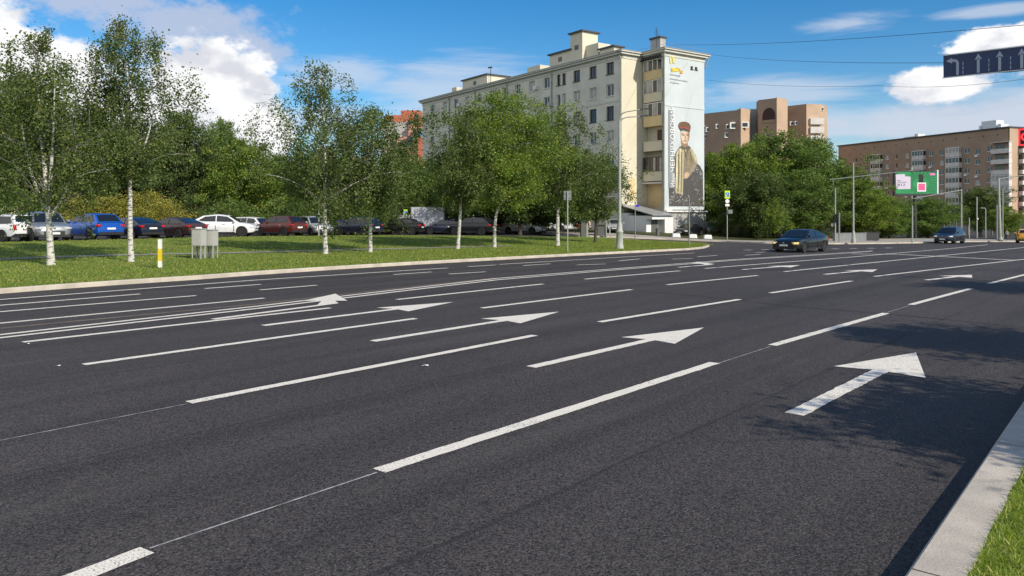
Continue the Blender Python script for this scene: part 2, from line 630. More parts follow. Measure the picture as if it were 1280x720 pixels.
def thing(name, label, cat, loc, rz=0.0, group=None):
    o = bpy.data.objects.new(name, None)
    COL.objects.link(o)
    o.empty_display_size = 0.2
    o.location = loc
    o.rotation_euler = (0, 0, rz)
    return tag(o, label, cat, group)


def copy_tree(o, parent=None):
    c = o.copy()
    COL.objects.link(c)
    c.parent = parent
    for ch in list(o.children):
        copy_tree(ch, c)
    return c


def paint_slot(o, i, m):
    o.material_slots[i].link = 'OBJECT'
    o.material_slots[i].material = m


def text_mesh(body, size, extrude=0.0):
    cu = bpy.data.curves.new('lettering', 'FONT')
    cu.body = body
    cu.size = size
    cu.extrude = extrude
    cu.align_x = 'LEFT'
    o = bpy.data.objects.new('lettering', cu)
    COL.objects.link(o)
    dg = bpy.context.evaluated_depsgraph_get()
    me = bpy.data.meshes.new_from_object(o.evaluated_get(dg))
    bpy.data.objects.remove(o)
    bpy.data.curves.remove(cu)
    return me
# ------------------------------------------------------------------ the ground, road, verge
def grid_sheet(name, mats, ss, ns, dz, kind='structure', parent=None):
    mb = MB()
    for n in ns:
        for s in ss:
            x, y = xy(s, n)
            mb.v.append((s, n, float(G(x, y)) + dz))
    k = len(ss)
    for j in range(len(ns) - 1):
        for i in range(k - 1):
            mb.f.append((j * k + i, j * k + i + 1, (j + 1) * k + i + 1, (j + 1) * k + i))
            mb.mi.append(0)
    o = mb.build(name, mats, parent, smooth=60)
    o.rotation_euler = (0, 0, math.pi / 2 - ROAD_A)      # sheet x axis = along the road
    return tag(o, kind=kind)


far = [-3000, -1500, -800, -500]
grid_sheet('ground', 'soil_grass', far + list(range(-300, 301, 10)) + [500, 800, 1500, 3500],
           [-2500, -1200, -600, -300] + list(range(-200, 301, 10)) + [500, 900, 1600, 3500], -0.10)
road = grid_sheet('road', 'asphalt', [-80 + 2 * i for i in range(161)], [0.9 + 2 * i for i in range(66)], 0.0)
near_edge = [(4.3, 0), (9.25, 0)]


def resample(pts, k):
    pts = [Vector(p) for p in pts]
    L = [0]
    for a, b in zip(pts, pts[1:]):
        L.append(L[-1] + (b - a).length)
    out = []
    for i in range(k):
        t = L[-1] * i / (k - 1)
        j = max(0, min(len(L) - 2, next((q for q in range(len(L) - 1) if L[q + 1] >= t), len(L) - 2)))
        f = (t - L[j]) / max(1e-9, L[j + 1] - L[j])
        out.append(pts[j].lerp(pts[j + 1], f))
    return out


def flat(p):
    return Vector((p[0], p[1], 0))


def loft(name, m, pa, pb, rows, dz, k=160, skirt=0.0, kind='structure', dome=0.0):
    a, b = resample([flat(p) for p in pa], k), resample([flat(p) for p in pb], k)
    mb = MB()
    for j in range(rows + 1):
        t = j / rows
        for i in range(k):
            p = a[i].lerp(b[i], t)
            mb.v.append((p.x, p.y, float(G(p.x, p.y)) + dz + dome * math.sin(math.pi * t)))
    for j in range(rows):
        for i in range(k - 1):
            mb.f.append((j * k + i, j * k + i + 1, (j + 1) * k + i + 1, (j + 1) * k + i))
            mb.mi.append(0)
    return tag(mb.build(name, m, None, smooth=60), kind=kind)


def kerb(name, m, line, width, h, side, k=160, joint=0.0):
    """solid kerb along line; top h above the road, extends width to `side` (+1 = left of travel)"""
    a = resample([flat(p) for p in line], k)
    mb = MB()
    prof = [(0, -0.05), (0, h - 0.02), (0.02 / 1, h), (width, h), (width, -0.05)]
    for i in range(k):
        d = (a[min(i + 1, k - 1)] - a[max(i - 1, 0)]).normalized()
        nrm = Vector((-d.y, d.x, 0)) * side
        for (o_, z) in prof:
            p = a[i] + nrm * o_
            mb.v.append((p.x, p.y, float(G(p.x, p.y)) + z))
    q = len(prof)
    for i in range(k - 1):
        for j in range(q - 1):
            mb.f.append((i * q + j, i * q + j + 1, (i + 1) * q + j + 1, (i + 1) * q + j))
            mb.mi.append(0)
    return tag(mb.build(name, m, None, smooth=40), kind='structure')


KH = 0.13
# far kerb line (foot of the kerb on the road), left to right, then round the tip and back along the side street
kl = [P(u, v) for u, v in ((0, 367.2), (80, 361), (160, 355.3), (240, 350), (320, 343.8), (420, 337), (520, 330.8), (620, 325.2), (720, 319.8), (800, 315.8), (862, 312.6))]
d0 = (kl[3] - kl[0]).normalized()
kl = [kl[0] - d0 * 60, kl[0] - d0 * 25] + kl
tip = [P(u, v) for u, v in ((880, 310.6), (887, 308.3), (884, 306.4))]
backl = [P(u, v) for u, v in ((872, 305.2), (830, 303.0), (790, 300.6), (760, 298.6), (735, 297.6), (700, 297.4), (640, 297.0), (560, 296.3), (470, 296.0), (320, 297.6), (200, 300.5), (100, 303.0), (0, 305.5))]
d1 = (backl[-1] - backl[-2]).normalized()
backl = backl + [backl[-1] + d1 * 20, backl[-1] + d1 * 60]
front = kl + tip
back = list(reversed(backl)) + [tip[-1]]
kerb('verge_kerb', 'kerb_stone', front + backl[:5], 0.16, KH, +1, 260)
inset = [p + Vector((NX, NY, 0)) * 0.15 for p in kl] + [tip[0] + Vector((NX, NY, 0)) * .12, tip[1] + Vector((NX - RX, NY - RY, 0)) * .12]
loft('grass_verge', 'verge_grass', inset, [flat(p) for p in back[:-1]], 26, KH - 0.01, 200)
# footpath that crosses the verge, 6 mm over the grass sheet
fp = [P(u, v, KH) for u, v in ((-60, 328.5), (0, 325.2), (60, 322.8), (150, 319.8), (240, 317.9), (320, 316.2), (400, 314.0), (470, 312.0), (560, 310.0), (640, 307.6))]
fpd = [p + Vector((NX, NY, 0)) * .95 for p in fp]
loft('footpath', 'path', fp, fpd, 4, KH + 0.012, 120)

# near kerb and verge on which the camera stands
K1, K2 = P(1128, 720, KH), P(1280, 499, KH)
kd = (flat(K2) - flat(K1)).normalized()
near = [flat(K1) - kd * 40, flat(K1), flat(K2), flat(K2) + kd * 30, flat(K2) + kd * 150]
near_n = Vector((kd.y, -kd.x, 0))               # away from the road
kerb('near_kerb', 'concrete', near, 0.27, KH, -1, 260)
# kerb joints: thin dark gaps let 3 mm proud of the stones
mbj = MB()
for i in range(-3, 9):
    c = flat(K1) + kd * (0.12 + i * 3.0)
    p1, p2 = c + near_n * 0.015, c + near_n * 0.265
    mbj.face([(*(p1 - kd * .005).xy, G(p1.x, p1.y) + KH + .003), (*(p1 + kd * .005).xy, G(p1.x, p1.y) + KH + .003), (*(p2 + kd * .005).xy, G(p2.x, p2.y) + KH + .003), (*(p2 - kd * .005).xy, G(p2.x, p2.y) + KH + .003)])
jo = mbj.build('kerb_joint', 'tan_seam', bpy.data.objects['near_kerb'])
nin = [p + near_n * 0.26 for p in near]
nout = [p + near_n * 26 for p in near]
loft('near_verge', 'verge_grass', nin, nout, 16, KH + 0.0, 220)

# far pavement beyond the crossing and its kerb
pv = [P(u, v) for u, v in ((700, 295.6), (760, 296.8), (830, 299.6), (905, 302.6), (960, 304.6), (1040, 305.4), (1110, 304.8), (1165, 303.8), (1215, 302.5), (1280, 302.6), (1360, 303.0))]
pvb = [p + Vector((NX * .9 + RX * .2, NY * .9 + RY * .2, 0)) * (7.0 if i < 4 else 9.0 if i < 7 else 16.0) for i, p in enumerate(pv)]
kerb('far_kerb', 'kerb_stone', pv, 0.2, 0.12, +1, 160)
loft('far_pavement', 'pavement', [p + Vector((NX, NY, 0)) * .19 for p in pv], pvb, 8, 0.115, 160)
pvc = [p + Vector((NX, NY, 0)) * 45 for p in pvb]
loft('courtyard_grass', 'soil_grass', pvb[3:], pvc[3:], 10, 0.10, 80)

# ------------------------------------------------------------------ road markings (children of the road, thin sheets over it)
road_inv = Matrix.Rotation(-(math.pi / 2 - ROAD_A), 4, 'Z')


def mark(name, strips, m='line', dz=0.004):
    """strips: list of closed ground polygons [(x, y)...] quads"""
    mb = MB()
    for q in strips:
        mb.face([road_inv @ Vector((p[0], p[1], float(G(p[0], p[1])) + dz)) for p in q])
    return mb.build(name, m, road)


RJ = random.Random(9)


def stripe(a, b, w):
    a, b = flat(a), flat(b)
    d = b - a
    L = d.length
    d.normalize()
    nr = Vector((-d.y, d.x, 0)) * (w / 2)
    near_ = min(a.length, b.length) < 16 and w > .1
    k = max(1, int(L / (.10 if near_ else 1.2)))
    pts = [a.lerp(b, i / k) for i in range(k + 1)]
    j = (lambda: 1 + RJ.gauss(0, .045)) if near_ else (lambda: 1.0)
    lo = [p - nr * j() for p in pts]
    hi = [p + nr * j() for p in pts]
    return [(lo[i], lo[i + 1], hi[i + 1], hi[i]) for i in range(k)]


def px_line(name, pts, w, m='line', dz=0.004):
    q = []
    for (u1, v1, u2, v2) in pts:
        q += stripe(P(u1, v1), P(u2, v2), w)
    return mark(name, q, m, dz)


dashes = [(20, 751, 184, 688), (474, 588.7, 893.5, 453.6), (965.5, 431.8, 1107.5, 391.6), (1138.5, 381, 1213.5, 360.8), (1236, 354.5, 1320, 334),
          (236, 503.3, 668.5, 419.2), (749.5, 402.6, 924.5, 374.3), (963, 366.3, 1064.5, 351.3),
          (104.5, 455.8, 519.5, 398.2), (602.5, 385.2, 789.5, 362), (834, 356, 947, 344.4),
          (28.5, 427.8, 413, 385), (496, 374.5, 679, 355), (731, 349, 850, 338.6)]
for d in dashes:
    px_line('lane_dash', [d], 0.15)
for d in ((1093, 345.6, 1281, 324), (980, 339.7, 1281, 309.3), (881, 335.6, 1060, 321.7), (1060, 321.7, 1190, 310.5), (1190, 310.5, 1235, 305.8)):
    px_line('lane_line', [d], 0.15)
# double centre line
px_line('centre_line', [(-60, 425.0, 0, 418.6), (0, 418.6, 320, 383.0), (320, 383.0, 620, 348.2), (620, 348.2, 920, 324.2), (920, 324.2, 1060, 315.6), (1060, 315.6, 1091, 313.4)], 0.14)
px_line('centre_line', [(-60, 429.2, 0, 422.4), (0, 422.4, 320, 385.9), (320, 385.9, 620, 350.1), (620, 350.1, 920, 325.3), (920, 325.3, 1060, 316.4), (1060, 316.4, 1091, 314.1)], 0.14)
px_line('tan_seam', [(0, 410.5, 320, 380.2), (320, 380.2, 620, 347.2)], 0.16, 'tan_seam', 0.003)
# opposite carriageway
for d in ((-40, 408, 320, 373.7), (320, 373.7, 330, 372.6), (-20, 391.5, 245, 369.6), (325, 362.5, 396, 356.6), (-20, 383.4, 175, 367.6), (256, 360.8, 326, 355.5), (492, 343.2, 540, 340),
          (561, 342.6, 607, 339.8), (654, 332, 688, 329.8), (721, 331.2, 757, 330), (774, 326.0, 800, 323.6), (840, 324, 866, 323), (931, 319.2, 951, 317.9), (872, 321, 896, 319.4), (945, 315.6, 963, 314.4)):
    px_line('lane_dash', [d], 0.14)
px_line('edge_line', [(-40, 377.7, 0, 374.6), (0, 374.6, 315, 350.5), (315, 350.5, 560, 335), (585, 333.4, 620, 331.2), (624, 330.6, 760, 322.5), (760, 322.5, 868, 316.2)], 0.14)
for i in range(9):
    u = 930 + i * 22
    px_line('crossing_dash', [(u, 312.6 - i * 0.32, u + 9, 312.5 - i * 0.32)], 0.35)
px_line('stop_line', [(1064, 317.4, 1123, 318), (1123, 318, 1267, 325.2)], 0.35)
# white string lines painted as guides between the dashes
px_line('guide_line', [(187, 686, 471, 591)], 0.018, 'string_paint')
px_line('guide_line', [(896, 455, 964, 433)], 0.018, 'string_paint')
px_line('guide_line', [(0, 551, 234, 505)], 0.018, 'string_paint')
px_line('guide_line', [(1108, 391, 1137, 382)], 0.018, 'string_paint')
# tarred joint across the lanes
px_line('tarred_joint', [(625, 351, 700, 355.6), (700, 355.6, 800, 363), (800, 363, 905, 373.5), (905, 373.5, 1010, 385), (1010, 385, 1110, 392.6), (1110, 392.6, 1300, 411)], 0.05, 'dark_seam', 0.0035)


def straight_arrow(tail, tipp, sw=0.16, hw=0.58, hl=0.42):
    a, b = flat(P(*tail)), flat(P(*tipp))
    d = b - a
    L = d.length
    d.normalize()
    nr = Vector((-d.y, d.x, 0))
    h0 = a + d * L * (1 - hl)
    st = stripe(a, h0 + d * 0.1, sw)
    back_ = h0 + d * 0.12
    st.append((h0 - nr * hw, back_, b, b))
    mb = MB()
    polys = stripe(a, back_, sw)
    mk = mark('lane_arrow', polys)
    me = mk.data
    bm = bmesh.new()
    bm.from_mesh(me)
    for tri in ((h0 - nr * hw, b, back_), (back_, b, h0 + nr * hw)):
        vs = [bm.verts.new(road_inv @ Vector((p.x, p.y, float(G(p.x, p.y)) + 0.0042))) for p in tri]
        f = bm.faces.new(vs)
    bmesh.ops.recalc_face_normals(bm, faces=bm.faces)
    bm.to_mesh(me)
    bm.free()
    return mk


straight_arrow((993, 518), (1145, 441), 0.19, 0.56, 0.40)
straight_arrow((664, 459), (880, 409.6), 0.17, 0.50, 0.40)
straight_arrow((466, 426.6), (699, 389.8), 0.17, 0.50, 0.38)
straight_arrow((329, 407), (567, 377.6), 0.17, 0.50, 0.38)
straight_arrow((928, 337), (1000, 331.5), 0.2, 0.55, 0.40)
straight_arrow((1031, 343), (1097, 336.8), 0.2, 0.55, 0.40)
straight_arrow((1158, 350.2), (1215, 343.6), 0.2, 0.55, 0.40)


def left_arrow(tail, knee, sw=0.17):
    a, b = flat(P(*tail)), flat(P(*knee))
    d = (b - a).normalized()
    nr = Vector((-d.y, d.x, 0))
    mk = mark('lane_arrow', stripe(a, b, sw))
    dd = (d * 0.8 + nr * 0.6).normalized()
    pr = Vector((-dd.y, dd.x, 0))
    polys = [[b - nr * sw / 2, b + d * .5 - nr * sw / 2, b + dd * 1.3 - pr * .10, b + dd * 1.1 + pr * .10, b + nr * sw / 2],
             [b + dd * 0.9 - pr * .5, b + dd * 2.6, b + dd * 0.9 + pr * .55]]
    bm = bmesh.new()
    bm.from_mesh(mk.data)
    for q, pl in enumerate(polys):
        bm.faces.new([bm.verts.new(road_inv @ Vector((p.x, p.y, float(G(p.x, p.y)) + 0.0044 + q * .0006))) for p in pl])
    bmesh.ops.recalc_face_normals(bm, faces=bm.faces)
    bm.to_mesh(mk.data)
    bm.free()


left_arrow((266, 399.2), (400, 381.6))
left_arrow((848, 334.2), (884, 331.2))
# ------------------------------------------------------------------ buildings
def wall_open(mb, o, ux, w, h, holes, depth, mi=0, mi_rev=0):
    """vertical wall from point o along unit ux, width w, height h; rectangular holes (x0, z0, x1, z1) with reveals going inward (left of ux is inward)"""
    o, ux = Vector(o), Vector(ux)
    inn = Vector((-ux.y, ux.x, 0)) * depth
    xs = sorted({0.0, w} | {q for hh in holes for q in (hh[0], hh[2])})
    zs = sorted({0.0, h} | {q for hh in holes for q in (hh[1], hh[3])})

    def pt(x, z):
        return o + ux * x + Vector((0, 0, z))
    for x0, x1 in zip(xs, xs[1:]):
        for z0, z1 in zip(zs, zs[1:]):
            cx, cz = (x0 + x1) / 2, (z0 + z1) / 2
            if any(a < cx < c and b < cz < d for a, b, c, d in holes):
                continue
            mb.face([pt(x0, z0), pt(x1, z0), pt(x1, z1), pt(x0, z1)], mi)
    for a, b, c, d in holes:
        for p, q in (((a, b), (c, b)), ((c, b), (c, d)), ((c, d), (a, d)), ((a, d), (a, b))):
            mb.face([pt(*p), pt(*q), pt(*q) + inn, pt(*p) + inn], mi_rev)


WIN_CACHE = {}


def window(parent, o, ux, w, h, depth, frame='white_frame', pane='window_glass', style=2, sill=True):
    """a window unit set `depth` inside the wall hole whose lower left corner is o"""
    ux = Vector(ux)
    ang = math.atan2(ux.y, ux.x)
    key = (round(w, 2), round(h, 2), frame, style, sill)
    if key not in WIN_CACHE:
        fb = MB()
        t = 0.09
        fb.b2((0, -.03, 0), (t, .05, h))
        fb.b2((w - t, -.03, 0), (w, .05, h))
        fb.b2((t, -.028, 0), (w - t, .048, t))
        fb.b2((t, -.028, h - t), (w - t, .048, h))
        for k in range(1, style):
            x = w * k / style
            fb.b2((x - .045, -.02, t), (x + .045, .04, h - t))
        if style == 3:
            fb.b2((t, -.022, h * .66), (w - t, .042, h * .66 + .07))
        if sill:
            fb.b2((-.06, -depth - .10, -.07), (w + .06, -.03, -.005))
        gb = MB()
        gb.b2((t * .6, .005, t * .6), (w - t * .6, .02, h - t * .6))
        WIN_CACHE[key] = (fb.mesh('window', frame), gb.mesh('pane', 'window_glass'))
    fm, gm = WIN_CACHE[key]
    inn = Vector((-ux.y, ux.x, 0))
    f = obj('window', fm, parent)
    f.location = Vector(o) + inn * depth
    f.rotation_euler = (0, 0, ang)
    g = obj('pane', gm, f)
    if pane != 'window_glass':
        paint_slot(g, 0, MATS[pane])
    return f


# ---- the grey and cream apartment block with the painted end wall
E1 = Vector((0.82, 0.572, 0)).normalized()
BA = A(777, 268, 90.0)
bz = -0.75
block = thing('apartment_building', 'grey and cream apartment block with a soldier painted on its end wall', 'building', (BA.x, BA.y, bz), math.atan2(E1.y, E1.x))
rnd = random.Random(5)
BH = 21.2 - bz                      # roof edge over the building's foot
LF = 48.8                           # length of the long facade
Q = 3.26                            # cream blank wall
PJ = 3.75                           # how far the painted block stands forward
MW = 6.7                            # painted wall
mb = MB()
cols = [(2.0, 1.3), (5.1, 1.3), (8.2, 1.3), (10.75, .75), (11.85, .75), (14.4, 1.3), (17.7, 1.3), (21.0, 1.3), (24.3, .75), (27.6, 1.3), (31.0, 1.3), (34.4, 1.3), (37.8, 1.3), (41.3, 1.3), (45.4, 1.3)]
rows = [19.4, 16.8, 14.05, 11.3, 8.5, 5.7]
holes = []
wins = []
for ri, zc in enumerate(rows):
    for ci, (d, w_) in enumerate(cols):
        hh = 1.65 if ri == 2 else 1.42
        x0 = LF - d - w_ / 2
        holes.append((x0, zc - hh / 2 - bz, x0 + w_, zc + hh / 2 - bz))
        wins.append((ri, ci, x0, zc - hh / 2 - bz, w_, hh))
# facade runs from the far end (0, LF) to the corner (0, 0): ux = -y, inward = +x
wall_open(mb, (0, LF, 0), (0, -1, 0), LF, BH - 0.9, holes, 0.22, 0, 0)
mb.build('facade_wall', 'plaster_grey', block)
for (ri, ci, x0, z0, w_, hh) in wins:
    fr = 'black_frame' if (ri == 2 or (ri == 0 and ci < 5)) else 'white_frame'
    pn = 'curtain' if rnd.random() < .30 else 'window_glass'
    window(block, (0, LF - x0, z0), (0, -1, 0), w_, hh, 0.2, fr, pn, 3 if ri == 2 and w_ > 1 else 2 if w_ > 1 else 1)
for k in range(6):
    (ri, ci, x0, z0, w_, hh) = wins[rnd.randrange(1, 44)]
    mb = MB()
    mb.b2((-.36, LF - x0 - w_ - .75, z0 + .1), (-.006, LF - x0 - w_ - .1, z0 + .6))
    mb.build('air_conditioner', 'white_frame', block)
# rest of the shell
mb = MB()
mb.b2((0.35, 0.0, 0), (Q + 1.0 - .02, LF, BH - 0.3))
mb.b2((Q + .98, 3.0, 0), (14.0, LF, BH - 0.31))
mb.face([(0.004, LF + .002, 0), (0.004, LF + .002, BH - .9), (0.36, LF + .002, BH - .9), (.36, LF + .002, 0)])
mb.build('rear_wall', 'plaster_grey', block)
mb = MB()
mb.b2((-.002, -.03, 0), (Q + 1.0, .34, BH - .9))
mb.b2((Q + 1.0, -PJ + .02, 0), (Q + 1.25, 3.0, BH - .9), 0)
mb.build('end_wall', 'plaster_cream', block)
mb = MB()
mb.b2((Q + 1.25, -PJ + .3, 0.01), (Q + MW - .02, 8.0, BH - .32))
mb.b2((Q + .0, -PJ + .02, 0), (Q + 1.0, -PJ + .42, BH - .9))
mb.build('tower_wall', 'plaster_cream', block)
# painted wall: a slab with two small window openings
mb = MB()
hz = [(5.95, 17.95 - bz), (6.85, 17.95 - bz)]


def e_of(u):
    k = (u - CU) / FOC
    C = BA + E1 * Q + Vector((E1.y, -E1.x, 0)) * PJ
    return (C.y * k - C.x) / (E1.x - E1.y * k)


def z_of(u, v):
    t = e_of(u)
    C = BA + E1 * Q + Vector((E1.y, -E1.x, 0)) * PJ
    return CAMH - (v - HV) / FOC * (C.y + E1.y * t) - bz


hs_ = []
for u0, u1, v0, v1 in ((863.2, 866.2, 82.8, 86.6), (868.6, 871.8, 83.8, 87.4)):
    hs_.append((e_of(u0), z_of((u0 + u1) / 2, v1), e_of(u1), z_of((u0 + u1) / 2, v0)))
wall_open(mb, (Q, -PJ, 3.3), (1, 0, 0), MW, BH - .9 - 3.3, [(a, b - 3.3, c, d - 3.3) for a, b, c, d in hs_], 0.25)
mb.face([(Q + MW, -PJ, 3.3), (Q + MW, 8, 3.3), (Q + MW, 8, BH - .9), (Q + MW, -PJ, BH - .9)])
mb.face([(Q, -PJ, 3.3), (Q, -PJ + .4, 3.3), (Q, -PJ + .4, BH - .9), (Q, -PJ, BH - .9)])
mural = mb.build('painted_wall', 'mural_wall', block)
for a, b, c, d in hs_:
    window(block, (Q + a, -PJ, b), (1, 0, 0), c - a, d - b, .2, 'brown_frame', 'window_glass', 1)
# string course, ledge and plinth of the painted wall
mb = MB()
mb.b2((Q - .03, -PJ - .05, 14.55 - bz), (Q + MW + .03, -PJ - .004, 14.8 - bz))
mb.build('string_course', 'mural_wall', block)
mb = MB()
mb.b2((Q - .02, -PJ - .16, 0), (Q + MW + .10, -PJ + .3, 3.02))
mb.build('plinth', 'plinth', block)
mb = MB()
mb.b2((Q - .1, -PJ - .42, 3.03), (Q + MW + .2, -PJ - .003, 3.2))
mb.build('plinth_ledge', 'white_plaster', block)
# mural picture, in photo pixels of the enlarged crop mapped on the wall (x 5.333, y 5.333 per photo pixel, origin 825, 130)
mural_cols = dict(dark=(0.07, 0.068, 0.066), grey=(0.17, 0.165, 0.155), cape=(0.38, 0.34, 0.215), cape_shade=(0.11, 0.095, 0.065), tunic=(0.21, 0.175, 0.12), skin=(0.50, 0.36, 0.25), skin_shade=(0.27, 0.175, 0.115),
                  cap=(0.13, 0.075, 0.045), band=(0.30, 0.06, 0.04), fleck=(0.30, 0.31, 0.30), white=(0.80, 0.81, 0.81), logo=(0.62, 0.55, 0.06), logo2=(0.60, 0.33, 0.05), ink=(0.33, 0.36, 0.38), sky=(0.60, 0.64, 0.66), sleeve=(0.26, 0.21, 0.145), band_grey=(0.24, 0.26, 0.275), face_light=(0.62, 0.48, 0.36), cape_light=(0.58, 0.52, 0.33))
for k_, c_ in mural_cols.items():
    mat('mural_' + k_, c_, 0.8, var=0.10, vscale=1.6)
LAY = [0]


def mural_poly(part, color, polys, org=(825, 130), sc=5.333):
    mb = MB()
    LAY[0] += 1
    for pl in polys:
        pts = []
        for (a, b) in pl:
            u, v = org[0] + a / sc, org[1] + b / sc
            pts.append((Q + e_of(u), -PJ - .006 - .0025 * LAY[0], z_of(u, v)))
        mb.face(pts)
    return mb.build(part, 'mural_' + color, mural)


rm = random.Random(11)
mural_poly('painted_ground', 'dark', [[(58, 560), (84, 535), (100, 500), (130, 480), (160, 500), (200, 470), (215, 430), (232, 405), (250, 398), (268, 415), (285, 450), (289, 683), (60, 683)]])
flecks = []
for c_ in range(34):
    ca, cb__ = (rm.uniform(66, 284), rm.uniform(560, 678)) if c_ < 24 else (rm.uniform(214, 278), rm.uniform(430, 560))
    for i in range(rm.randrange(3, 9)):
        a, b = ca + rm.gauss(0, 9), cb__ + rm.gauss(0, 9)
        if not (62 < a < 286 and 420 < b < 681):
            continue
        r = rm.choice((1.2, 1.8, 2.5, 4.5))
        flecks.append([(a + r * math.cos(q) * rm.uniform(.4, 1.5), b + r * math.sin(q) * rm.uniform(.4, 1.5)) for q in (0, 1.3, 2.5, 3.8, 5.0)])
mural_poly('painted_foliage', 'fleck', flecks)
mural_poly('painted_cloak_lining', 'grey', [[(84, 380), (100, 330), (124, 290), (142, 278), (160, 300), (160, 420), (150, 600), (96, 585)]])
mural_poly('painted_tunic', 'tunic', [[(150, 290), (198, 285), (232, 330), (250, 392), (228, 420), (206, 470), (160, 500), (148, 420)]])
mural_poly('painted_cloak', 'cape', [[(122, 300), (150, 274), (196, 284), (176, 300), (160, 350), (156, 440), (152, 604), (104, 592), (98, 470), (100, 375)], [(196, 290), (216, 303), (240, 345), (250, 392), (236, 398), (222, 360), (206, 330)]])
mural_poly('painted_fold', 'cape_shade', [[(118, 335), (124, 330), (128, 450), (122, 585), (116, 585), (120, 450)], [(140, 320), (146, 318), (146, 440), (142, 590), (137, 590), (140, 440)], [(96, 372), (104, 350), (110, 420), (104, 500), (98, 480)], [(168, 320), (174, 318), (182, 380), (176, 384)], [(200, 316), (206, 316), (212, 384), (204, 380)]])
mural_poly('painted_sleeve', 'sleeve', [[(232, 385), (248, 398), (232, 432), (204, 470), (186, 492), (176, 470), (200, 440)]])
mural_poly('painted_hand', 'skin', [[(168, 458), (184, 452), (196, 468), (186, 490), (170, 500), (160, 488), (160, 470)]])
mural_poly('painted_neck', 'skin_shade', [[(140, 244), (182, 244), (186, 276), (164, 292), (142, 274)]])
mural_poly('painted_face', 'skin', [[(137, 180), (196, 186), (196, 222), (188, 250), (172, 266), (156, 264), (142, 246), (136, 216)]])
mural_poly('painted_features', 'skin_shade', [[(144, 202), (160, 204), (160, 211), (146, 210)], [(174, 204), (190, 206), (189, 213), (174, 211)], [(166, 206), (171, 206), (174, 232), (163, 232)], [(155, 244), (180, 245), (174, 251), (160, 250)], [(184, 190), (196, 186), (196, 222), (188, 250), (182, 254), (188, 222)]])
mural_poly('painted_eyes', 'dark', [[(146, 203), (157, 204), (156, 208), (147, 208)], [(176, 205), (188, 206), (187, 210), (176, 210)], [(144, 195), (159, 196), (158, 199), (145, 199)], [(174, 197), (190, 199), (189, 202), (175, 201)], [(158, 245), (177, 246), (176, 248), (158, 247)]])
mural_poly('painted_light', 'face_light', [[(140, 212), (158, 214), (162, 232), (152, 240), (142, 232)], [(168, 206), (172, 206), (176, 230), (170, 232)], [(142, 186), (176, 190), (172, 200), (144, 196)], [(152, 252), (172, 254), (166, 264), (157, 262)]])
mural_poly('painted_scarf', 'cape_shade', [[(128, 288), (146, 276), (164, 292), (186, 276), (206, 290), (192, 306), (168, 300), (150, 304)], [(160, 300), (165, 300), (170, 352), (164, 350)], [(176, 300), (181, 300), (192, 340), (187, 342)]])
mural_poly('painted_buttons', 'logo2', [[(184 + a, b), (188 + a, b), (188 + a, b + 5), (184 + a, b + 5)] for a, b in ((2, 330), (4, 352), (4, 374), (2, 396), (-2, 420))])
mural_poly('painted_cloak_light', 'cape_light', [[(108, 330), (116, 310), (118, 420), (114, 560), (106, 560), (104, 430)], [(130, 300), (138, 296), (136, 420), (132, 570), (127, 570), (132, 430)], [(214, 310), (222, 318), (240, 372), (234, 374)]])
mural_poly('painted_cap', 'cap', [[(121, 140), (128, 124), (148, 117), (172, 119), (192, 128), (203, 148), (202, 166), (196, 184), (160, 176), (131, 172), (122, 156)]])
mural_poly('painted_cap_band', 'band', [[(129, 152), (160, 151), (199, 165), (199, 174), (160, 160), (130, 161)]])
mural_poly('painted_cap_peak', 'dark', [[(132, 164), (160, 161), (197, 176), (197, 190), (160, 175), (133, 179)]])
mural_poly('painted_emblem', 'logo', [[(166, 94), (188, 100), (178, 160), (190, 200), (176, 200)], [(200, 98), (216, 90), (236, 150), (236, 200), (212, 190)], [(190, 250), (240, 262), (262, 270), (300, 298), (196, 308)]], (820, 60), 10.286)
mural_poly('painted_emblem', 'logo2', [[(255, 250), (305, 262), (312, 285), (270, 285)], [(305, 285), (342, 300), (340, 332), (306, 326)], [(190, 270), (225, 280), (215, 305), (196, 300)]], (820, 60), 10.286)
ink = []
for (x0, x1, y, h_) in ((176, 300, 330, 16), (176, 400, 386, 14), (182, 286, 432, 14)):
    a = x0
    while a < x1:
        w_ = rm.uniform(6, 13)
        yy = y + (a - 176) * 0.17
        ink.append([(a, yy), (a + w_, yy + 1), (a + w_, yy + h_ + 1), (a, yy + h_)])
        a += w_ + rm.uniform(4, 7)
mural_poly('painted_caption', 'ink', ink, (820, 60), 10.286)


def wall_text(body, u, v0, v1):
    """lettering that reads upward along the left edge of the painted wall, v0 bottom to v1 top"""
    me = text_mesh(body, 1.0)
    co = np.array([v.co[:] for v in me.vertices])
    z0, z1 = z_of(u, v0), z_of(u, v1)
    wx = co[:, 0].max() - co[:, 0].min()
    k = (z1 - z0) / wx
    cap = 0.70
    X = (co[:, 0] - co[:, 0].min()) * k
    Yc = (co[:, 1] / cap) * 0.66
    e0 = e_of(u) + 0.33
    new = np.stack([Q + e0 - Yc, np.full_like(X, -PJ - .10), z0 + X], 1)
    me.vertices.foreach_set('co', new.ravel())
    me.materials.append(MATS['mural_white'])
    me.update()
    return obj('painted_name', me, mural)


mural_poly('painted_band', 'band_grey', [[(56, 40), (86, 44), (90, 560), (56, 560)]])
wall_text('Иван', 840.2, 233.0, 216.5)
wall_text('ЧЕРНЯХОВСКИЙ', 839.9, 214.5, 132.0)
